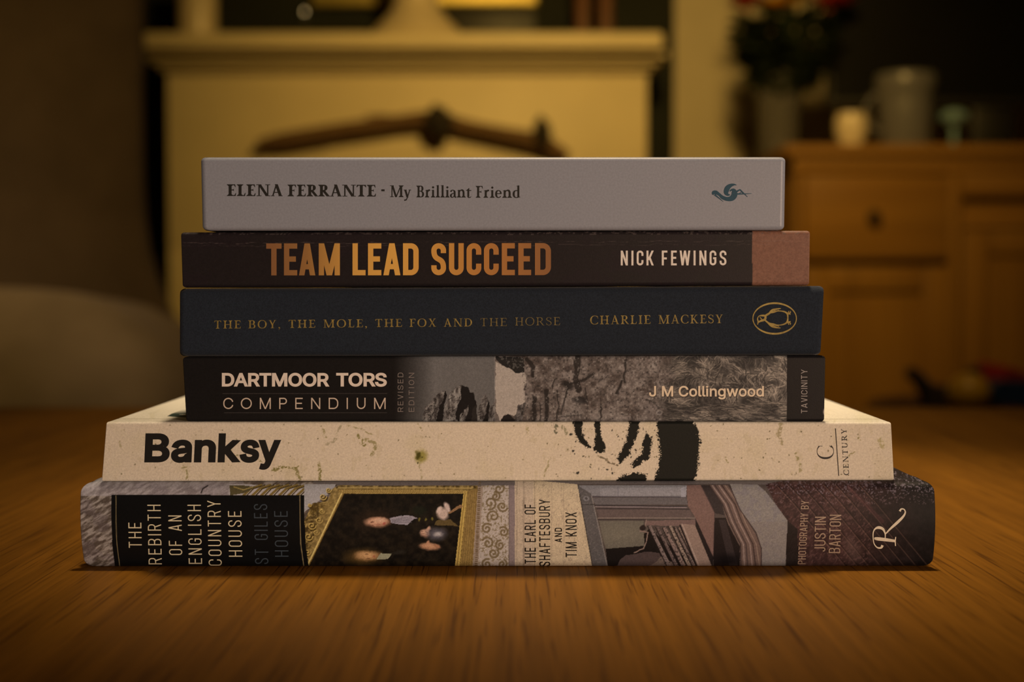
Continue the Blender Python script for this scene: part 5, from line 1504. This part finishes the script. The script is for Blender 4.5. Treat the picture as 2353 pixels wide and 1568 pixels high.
def paint_rock(px, py, P3, prof):
    p = Paint(px, py, (22, 16, 13)); X, Y = px, py
    n1 = fbm(X / 12, Y / 12, 2); n2 = fbm(X / 4, Y / 4, 6); n3 = fbm(X / 30, Y / 30, 11)
    p.mix(np.ones(len(X)), (20, 15, 12), .5)
    g = np.clip((X - 905) / 95, 0, 1)
    gr = g * (.82 + .10 * vnoise(X / 40, X * 0, 5))
    p.mix((X > 900) & (X < 1140), (100, 88, 80), 1.0 * 0)
    a = np.where((X > 900) & (X < 1140), gr, 0)
    p.mix(a, np.array((104, 90, 80)))
    p.mix(np.where((X > 930) & (X < 1140), np.clip((Y - 880) / 100, 0, 1) * .35 * g, 0), (84, 72, 62))
    z3 = Z(3.096, 400, 640); z4 = Z(3.0167, 1140, 640)
    lam = fbm(X / 10, (Y + X * .3) / 3.0, 71)
    def rock(pts, lo=(56, 45, 39), hi=(118, 101, 88), seed=0):
        m = p.pmask(pts); t = np.clip((fbm(X / 5, Y / 10, 20 + seed) - .3) / .4, 0, 1)[:, None]
        cc = np.array(lo) * (1 - t) + np.array(hi) * t; p.c[m] = cc[m]
        p.mix(m & (np.abs(fbm((X + Y * .25) / 6, Y / 22, 50 + seed) - .5) < .022), (28, 21, 17), .9)
        p.mix(m & (lam > .66), (40, 31, 26), .6)
    p.warp(6, .12, 9)
    dk = (24, 18, 15)
    rock(z3((1758, 1040), (1785, 915), (1825, 885), (1862, 835), (1905, 808), (1932, 800), (1915, 860), (1890, 920), (1870, 960), (1855, 1040)), seed=1)
    p.poly(z3((1930, 800), (1942, 830), (1920, 900), (1910, 1040), (1855, 1040), (1872, 960), (1905, 880)), dk)
    rock(z3((1908, 1040), (1930, 905), (1975, 805), (2015, 765), (2050, 760), (2040, 850), (2010, 905), (2000, 1040)), (62, 50, 43), (130, 112, 98), 2)
    p.poly(z3((2045, 762), (2095, 775), (2108, 815), (2132, 812), (2152, 900), (2158, 1040), (2050, 1040), (2000, 1000), (2015, 905), (2038, 850)), dk)
    rock(z3((2025, 1040), (2040, 960), (2085, 920), (2100, 900), (2085, 970), (2060, 1040)), seed=5)
    p.poly(z3((2110, 1040), (2120, 930), (2150, 900), (2160, 1040)), (36, 28, 23))
    rock(z3((2155, 1040), (2165, 925), (2190, 862), (2212, 822), (2235, 862), (2236, 900), (2215, 960), (2195, 1040)), seed=3)
    p.poly(z3((2232, 865), (2242, 900), (2240, 1040), (2192, 1040), (2215, 960)), dk)
    rock(z3((2228, 1040), (2250, 905), (2280, 878), (2312, 900), (2320, 970), (2310, 1040)), seed=4)
    p.nowarp()
    # second picture
    m2 = (X >= 1137) & (X < 1808)
    t = np.clip((fbm(X / 22, Y / 16, 90) - .28) / .42, 0, 1)[:, None]
    t2 = np.clip((n2 - .3) / .4, 0, 1)[:, None]
    c = np.array((70, 54, 45)) * (1 - t) + np.array((112, 92, 79)) * t; c = c * (.88 + .24 * t2); p.c[m2] = c[m2]
    p.warp(7, .10, 19)
    p.poly(z4((-5, 575), (30, 592), (66, 612), (92, 622), (130, 652), (190, 652), (206, 690), (195, 760), (202, 860), (150, 882), (130, 950), (60, 942), (30, 990), (18, 960), (-5, 900)), (152, 127, 108))
    p.poly(z4((0, 545), (188, 545), (198, 650), (130, 655), (92, 625), (64, 612), (30, 588), (0, 565)), (32, 26, 22)); p.mix(p.pmask(z4((20, 545), (200, 545), (200, 660), (130, 640))) & (n2 > .6), (84, 72, 62), .7)
    p.poly(z4((30, 1000), (50, 955), (90, 940), (125, 975), (150, 1000)), (28, 21, 18)); rock(z4((125, 1000), (130, 945), (150, 885), (205, 862), (200, 920), (170, 1000)), (52, 42, 36), (98, 82, 72), 7)
    p.nowarp(); p.warp(8, .06, 29)
    for pts, w_ in [([(262, 830), (258, 900), (264, 1000)], 10), ([(352, 780), (346, 880), (356, 960), (345, 1000)], 9), ([(565, 545), (560, 620), (552, 700), (575, 770)], 14), ([(425, 780), (430, 860), (418, 1000)], 3), ([(210, 560), (260, 620), (255, 670)], 9), ([(880, 700), (860, 740), (830, 800)], 6),
                    ([(905, 560), (890, 640), (895, 720)], 4), ([(680, 660), (620, 700), (520, 735), (470, 720)], 5), ([(470, 735), (500, 760), (470, 860), (450, 940)], 4), ([(455, 955), (590, 945)], 4), ([(720, 880), (735, 960)], 4), ([(620, 760), (640, 900)], 2.4), ([(1040, 840), (1100, 860), (1130, 900)], 4), ([(300, 860), (310, 1000)], 2), ([(400, 700), (395, 760)], 2.4)]:
        p.line(z4(*pts), w_, (28, 21, 17), .78, 2.5)
    p.ell(1140 + 582 / 3.0167, 640 + 845 / 3.0167, 17, 8, (30, 23, 20), .95, 5, .3); p.ell(1140 + 500 / 3.0167, 640 + 745 / 3.0167, 15, 7, (32, 25, 21), .8, 20, .4)
    p.ell(1140 + 1130 / 3.0167, 640 + 930 / 3.0167, 8, 6, (120, 102, 90), .8); p.ell(1140 + 1130 / 3.0167, 640 + 930 / 3.0167, 4, 3, (60, 48, 42), .8)
    p.ell(1140 + 540 / 3.0167, 640 + 910 / 3.0167, 26, 22, (128, 108, 94), .45, 0, .5); p.ell(1140 + 1070 / 3.0167, 640 + 910 / 3.0167, 22, 20, (120, 100, 88), .5, 0, .5)
    p.nowarp()
    p.mix(m2 & (X > 1200) & (X < 1560) & (n2 > .70), (140, 120, 104), .5); p.mix(m2 & (X > 1200) & (X < 1560) & (n2 < .30), (40, 31, 27), .6)
    # grass
    base = np.clip((fbm(X / 30, Y / 22, 161) - .34) / .34, 0, 1); lum = .12 + .42 * base
    idx = np.where((X > 1480) & (X < 1815))[0]; gx, gy = X[idx], Y[idx]; gl_ = lum[idx]
    g_ = np.random.RandomState(5)
    for k_ in range(1500):
        cx, cy = g_.uniform(1485, 1812), g_.uniform(816, 976)
        tuft = float(fbm(np.array([cx / 46.]), np.array([cy / 40.]), 171)[0])
        an = (tuft - .5) * 9 + g_.normal(0, .35) + (.25 if cy > 930 else 0); ln = g_.uniform(9, 26) * .5
        if cy > 925: an = g_.normal(.12, .22); ln *= 1.3
        ca, sa = math.cos(an), math.sin(an)
        j = np.where((np.abs(gx - cx) < ln + 2) & (np.abs(gy - cy) < ln + 2))[0]
        if len(j) == 0: continue
        u_ = (gx[j] - cx) * ca + (gy[j] - cy) * sa; v_ = -(gx[j] - cx) * sa + (gy[j] - cy) * ca - .012 * u_ * u_
        loc = float(np.clip((fbm(np.array([cx / 30.]), np.array([cy / 22.]), 161)[0] - .30) / .34, 0, 1))
        val = (.08 if g_.rand() < .42 else .30 + .75 * loc * g_.rand() ** .5)
        a_ = np.clip(1.25 - np.abs(v_) * 1.0, 0, 1) * (np.abs(u_) < ln) * (.85 if val > .1 else .7)
        gl_[j] = gl_[j] * (1 - a_) + val * a_
    lum[idx] = gl_
    gc = np.array((30, 24, 21)) * (1 - lum[:, None]) + np.array((164, 135, 111)) * lum[:, None]
    edge = 1530 - (Y - 820) * .12 + (n3 - .5) * 60
    gm = np.where((X < 1808) & m2, np.clip((X - edge) / 26, 0, 1), 0)
    p.c = p.c * (1 - gm[:, None]) + gc * gm[:, None]
    p.mix(X >= 1808, (21, 15, 13)); p.mix(np.abs(X - 1137) < .8, (150, 130, 114), .4)
    front = (Y > 826)
    for y_, x0, x1 in ((904.8, 511, 889), (949, 514, 890)):
        p.mix((np.abs(Y - y_) < .75) & (X > x0) & (X < x1), (82, 66, 56), .55)
    d, t = p.dline([(418, 824), (418, 900), (430, 972)])
    # worn chip at the lower right corner
    p.ell(1897, 947, 5.5, 8, (170, 140, 118), .9, 0, .3)
    p.c *= (.93 + .14 * hash2(np.floor(X), np.floor(Y), 7))[:, None]
    return p


b.cover(M_pr3, paint_rock, 1.25 * PXM)
b.pages(0.0004, 0.0008)
I_pink = ink('pale_peach_lettering', (196, 160, 132))
polys = horiz(font_text('DARTMOOR', 247.2, 31.2, 0.026, .97), 509.8, 888.7) + horiz(font_text('TORS', 116.4, 31.2, 0.026, .97), 772.4, 888.6)
b.decal('title_lettering', polys, I_pink)
polys = []
for ch, x0, x1 in [('C', 350, 422), ('O', 475, 553), ('M', 610, 688), ('P', 748, 803), ('E', 862, 915), ('N', 975, 1040), ('D', 1100, 1168), ('I', 1228, 1236), ('U', 1300, 1362), ('M', 1423, 1505)]:
    polys += horiz(sans(ch, (x1 - x0) / 3.096, 25.8, 2.7, .5), x0 / 3.096 + 400, 940.4)
b.decal('subtitle_lettering', polys, ink('peach_lettering', (176, 140, 112)))
polys = upward(sans_text('REVISED', 90, 12.8, 1.45, .22, .5), 926.6, 946.8) + upward(sans_text('EDITION', 89.5, 12.8, 1.45, .22, .5), 951.8, 946.8)
b.decal('edition_lettering', polys, ink('dim_peach_lettering', (112, 90, 76)))
polys = horiz(font_text('J M Collingwood', 264, 24.2, 0.016, 1.0), 1491.4, 911.6)
b.decal('author_shadow', [[(x + 1.4, y + 1.6) for x, y in q] for q in polys], ink('dark_print_outline', (48, 36, 29)))
b.decal('author_lettering', polys, ink('sand_lettering', (196, 156, 120)))
b.decal('publisher_mark', upward(sans_text('TAVICINITY', 100.5, 14.6, 1.6, .16, .5), 1855.3, 950), ink('grey_peach_lettering', (136, 112, 96)))

# ---------------------------------------------------------------- fourth from the bottom: dark cloth hardback
b = Book('blue-black cloth hardback with small gold lettering and oval bird emblem', 0.0050, 0.165,
         [(413.5, 663.5), (1893.5, 657.5), (1885, 817), (413.5, 820)], r=0.0026, cr=0.0014, thick=0.0022, hard=True)
M_cloth = mat('blue_black_bookcloth', tuple(albedo((28, 28, 30))), 0.75, spec=0.12, noise=(2200, .25), bump=(3200, .22), sheen=.12)
b.cover(M_cloth, None, 0.0015, 'case', groove=0.0012)
b.pages(0.003, 0.003)
I_gold = ink('dim_gold_foil', (122, 90, 40), .5, .95, .0, .35); I_gold2 = ink('worn_gold_foil', (100, 75, 38), .5, .95, .0, .4)
sl = -0.0099
polys = []
for txt, x0, x1, base, cap in [('THE', 492, 553.4, 755.6, 18.3), ('BOY,', 570.5, 644.5, 755, 18.3), ('THE', 663, 724.6, 753.9, 18.3), ('MOLE,', 743, 844, 753.2, 18.3), ('THE', 862, 924, 752, 18.3), ('FOX', 941, 1002, 751.6, 18.5), ('AND', 1019.5, 1085.4, 751, 18.3)]:
    polys += horiz(serif_text(txt, x1 - x0, cap, .125, .055, .17), x0, base, sl)
polys += horiz(serif_text('CHARLIE', 139, 19.8, .125, .055, .15), 1356, 745.8, sl) + horiz(serif_text('MACKESY', 148.4, 19.6, .125, .055, .15), 1513, 744.2, sl)
b.decal('title_lettering', polys, I_gold)
polys = horiz(serif_text('THE', 61.5, 18.3, .09, .045, .17), 1103.5, 750, sl) + horiz(serif_text('HORSE', 103.2, 18.3, .085, .045, .17), 1183.7, 748.4, sl)
b.decal('worn_lettering', polys, I_gold2, label='fainter, rubbed gold lettering')
zq = Z(3.0167, 1140, 640); k = 3.0167
polys = strip(arc(1780, 732.2, 50.0, 35.2, 0, 360, 64), [2.2 + 2.0 * abs(math.sin(R(i * 360 / 64))) ** 2 for i in range(65)])
polys += cstroke(zq, k, [(1812, 322, 4), (1816, 300, 10), (1812, 280, 7), (1822, 262, 6), (1845, 258, 12), (1866, 262, 14), (1862, 285, 16), (1835, 295, 14), (1816, 305, 8)])
polys += cstroke(zq, k, [(1828, 268, 5), (1836, 278, 7), (1842, 284, 4)])
polys += cstroke(zq, k, [(1866, 262, 8), (1890, 246, 12), (1915, 222, 17), (1950, 212, 10), (1974, 209, 5)])
polys += cstroke(zq, k, [(1866, 255, 6), (1895, 240, 10), (1925, 232, 14), (1948, 226, 8), (1960, 220, 4)])
polys += cstroke(zq, k, [(1862, 288, 8), (1885, 308, 13), (1912, 330, 17), (1945, 341, 10), (1972, 344, 5)])
polys += cstroke(zq, k, [(1868, 298, 6), (1895, 312, 10), (1925, 320, 14), (1950, 328, 8), (1962, 334, 4)])
polys += cstroke(zq, k, [(1925, 232, 6), (1965, 226, 7), (2000, 232, 10), (2018, 246, 12), (2022, 272, 9), (2018, 300, 12), (2000, 316, 10), (1965, 324, 7), (1925, 320, 6)])
polys += cstroke(zq, k, [(1864, 264, 7), (1872, 276, 6), (1864, 288, 7)])
for sg in (-1, 1):
    yy = lambda v_: 274 + sg * (v_ - 274)
    polys += cstroke(zq, k, [(2014, yy(306), 12), (2030, yy(304), 12), (2040, yy(314), 8), (2036, yy(322), 4)]) + cstroke(zq, k, [(2028, yy(302), 8), (2042, yy(298), 5)]) + cstroke(zq, k, [(2024, yy(306), 8), (2028, yy(322), 5)])
b.decal('publisher_emblem', polys, ink('gold_foil', (144, 106, 46), .5, .85, .0, .25), 0, 'gold oval with a bird lying on its side', True)

# ---------------------------------------------------------------- fifth: slim black paperback
b = Book('slim black paperback with gold condensed title and brown end panel', 0.0075, 0.150,
         [(416, 534), (1861, 530), (1859, 656.5), (420, 661.5)], r=0.0014, cr=0.0010, thick=0.0005)
M_blk = mat_print('black_card_cover', .42, .4)


def paint_black(px, py, P3, prof):
    p = Paint(px, py, (29, 20, 17)); X, Y = px, py
    p.mix(fbm(X / 90, Y / 50, 4) > .5, (30, 19, 18), .5)
    m = X > 1729 - (Y - 530) * .005
    p.mix(m, (110, 66, 46)); p.mix(m & (fbm(X / 5, Y / 5, 8) > .55), (100, 58, 40), .6)
    br = np.clip((fbm(X / 22, Y / 3, 14) - .42) * 6, 0, 1)
    for off, al in ((0, .35), (7, .22)):
        yl = 559 + off + (fbm(X / 28, X * 0, 24 + off) - .5) * 7 - (X - 416) * .0035
        p.mix(np.clip(1.1 - np.abs(Y - yl), 0, 1) * br, (126, 96, 80), al)
    d, t = p.dline([(416, 534), (1861, 530)])
    p.mix((Y < 539) & (fbm(X / 6, Y / 2, 37) > .62), (92, 70, 58), .5)
    p.c *= (.95 + .1 * hash2(np.floor(X), np.floor(Y), 7))[:, None]
    return p


b.cover(M_blk, paint_black, 1.6 * PXM)
b.pages(0.0004, 0.0008)


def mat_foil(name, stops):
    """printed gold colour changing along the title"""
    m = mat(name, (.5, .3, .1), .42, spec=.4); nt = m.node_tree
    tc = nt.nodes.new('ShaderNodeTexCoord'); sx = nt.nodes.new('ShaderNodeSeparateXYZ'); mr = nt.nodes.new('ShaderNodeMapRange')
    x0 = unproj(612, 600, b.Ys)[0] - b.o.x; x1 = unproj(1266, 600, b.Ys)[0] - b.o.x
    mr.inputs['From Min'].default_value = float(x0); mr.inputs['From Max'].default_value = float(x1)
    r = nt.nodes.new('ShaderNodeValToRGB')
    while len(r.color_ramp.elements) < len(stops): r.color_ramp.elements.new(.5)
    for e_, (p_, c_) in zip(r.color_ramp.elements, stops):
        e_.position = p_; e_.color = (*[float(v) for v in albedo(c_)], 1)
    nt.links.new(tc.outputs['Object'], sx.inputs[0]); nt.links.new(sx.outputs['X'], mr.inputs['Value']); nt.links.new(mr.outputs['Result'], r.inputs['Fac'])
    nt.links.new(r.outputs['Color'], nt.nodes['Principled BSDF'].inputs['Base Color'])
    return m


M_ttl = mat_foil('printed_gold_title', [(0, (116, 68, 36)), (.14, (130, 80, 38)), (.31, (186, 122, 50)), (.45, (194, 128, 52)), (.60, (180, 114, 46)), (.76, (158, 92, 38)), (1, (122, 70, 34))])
polys = []
for ch, x0, x1 in [('T', 611.7, 647), ('E', 652.5, 683), ('A', 687.2, 724.4), ('M', 732.4, 781), ('L', 810, 840), ('E', 845.6, 876.2), ('A', 881, 920), ('D', 926, 962), ('S', 991, 1025), ('U', 1031.6, 1065.6), ('C', 1072, 1106), ('C', 1112, 1146), ('E', 1153, 1183), ('E', 1191, 1220.5), ('D', 1229.3, 1266)]:
    w_ = x1 - x0
    polys += horiz(sans(ch, w_, 73.6, 12.2), x0, 633.2 - (x0 - 611) * .0012)
b.decal('title_lettering', polys, M_ttl)
polys = []
for ch, x0, x1 in [('N', 1426.4, 1442.6), ('I', 1451, 1455.4), ('C', 1463, 1478.5), ('K', 1485.5, 1502), ('F', 1520.7, 1533.5), ('E', 1542, 1555), ('W', 1561.7, 1586.2), ('I', 1593.8, 1598.2), ('N', 1607, 1623.2), ('G', 1630.5, 1646), ('S', 1653.5, 1669.2)]:
    polys += horiz(sans(ch, x1 - x0, 34, 4.6), x0, 610.2 - (x0 - 1426) * .001)
b.decal('author_lettering', polys, ink('pale_sand_ink', (206, 168, 136)))

# ---------------------------------------------------------------- top: pale grey paperback
b = Book('pale grey paperback with black serif lettering lying on top of the stack', 0.0058, 0.130,
         [(462, 361), (1804.5, 360.5), (1801.5, 529.5), (466, 530.5)], r=0.0016, cr=0.0016, thick=0.0005)
M_grey = mat('pale_grey_laminated_card', tuple(albedo((121, 106, 99))), .42, spec=.4, noise=(1400, .07), bump=(2600, .03))
b.cover(M_grey, None, 0.0015)
b.pages(0.0004, 0.0008)
polys = []
for txt, x0, x1, base, cap in [('ELENA', 521.6, 649.2, 450.6, 26.9), ('FERRANTE', 661, 864.3, 451.3, 26.9), ('-', 875.5, 884.8, 450.5, 40), ('My', 896.3, 944.5, 453.2, 27), ('Brilliant', 957, 1082.8, 453.8, 27), ('Friend', 1093.5, 1195.5, 454.6, 27.2)]:
    polys += horiz(serif_text(txt, x1 - x0, cap, .178 if txt.isupper() else .15, .078 if txt.isupper() else .07, .04), x0, base, .003)
b.decal('title_lettering', polys, ink('black_serif_ink', (30, 24, 18)))
zq = Z(3.268, 1200, 340); k = 3.268
polys = cstroke(zq, k, [(1432, 352, 12), (1438, 336, 26), (1456, 336, 30), (1480, 350, 20), (1505, 372, 26), (1540, 384, 30), (1575, 378, 40), (1594, 352, 44), (1588, 322, 34), (1572, 316, 14), (1560, 326, 8)])
polys += cstroke(zq, k, [(1610, 280, 3), (1590, 276, 14), (1562, 284, 28), (1540, 305, 38), (1532, 335, 34), (1544, 352, 18), (1560, 352, 8)])
polys += cstroke(zq, k, [(1445, 352, 12), (1475, 375, 8), (1510, 404, 2)])
polys += cstroke(zq, k, [(1606, 332, 14), (1628, 318, 10), (1640, 318, 10), (1662, 346, 6)]) + cstroke(zq, k, [(1606, 346, 12), (1660, 346, 8), (1723, 343, 3)]) + cstroke(zq, k, [(1645, 322, 8), (1668, 345, 7), (1692, 369, 3)]) + cstroke(zq, k, [(1628, 345, 6), (1650, 330, 4)])
b.decal('publisher_emblem', polys, ink('deep_teal_ink', (22, 50, 56)), 0, 'teal emblem of a long-billed bird', True)
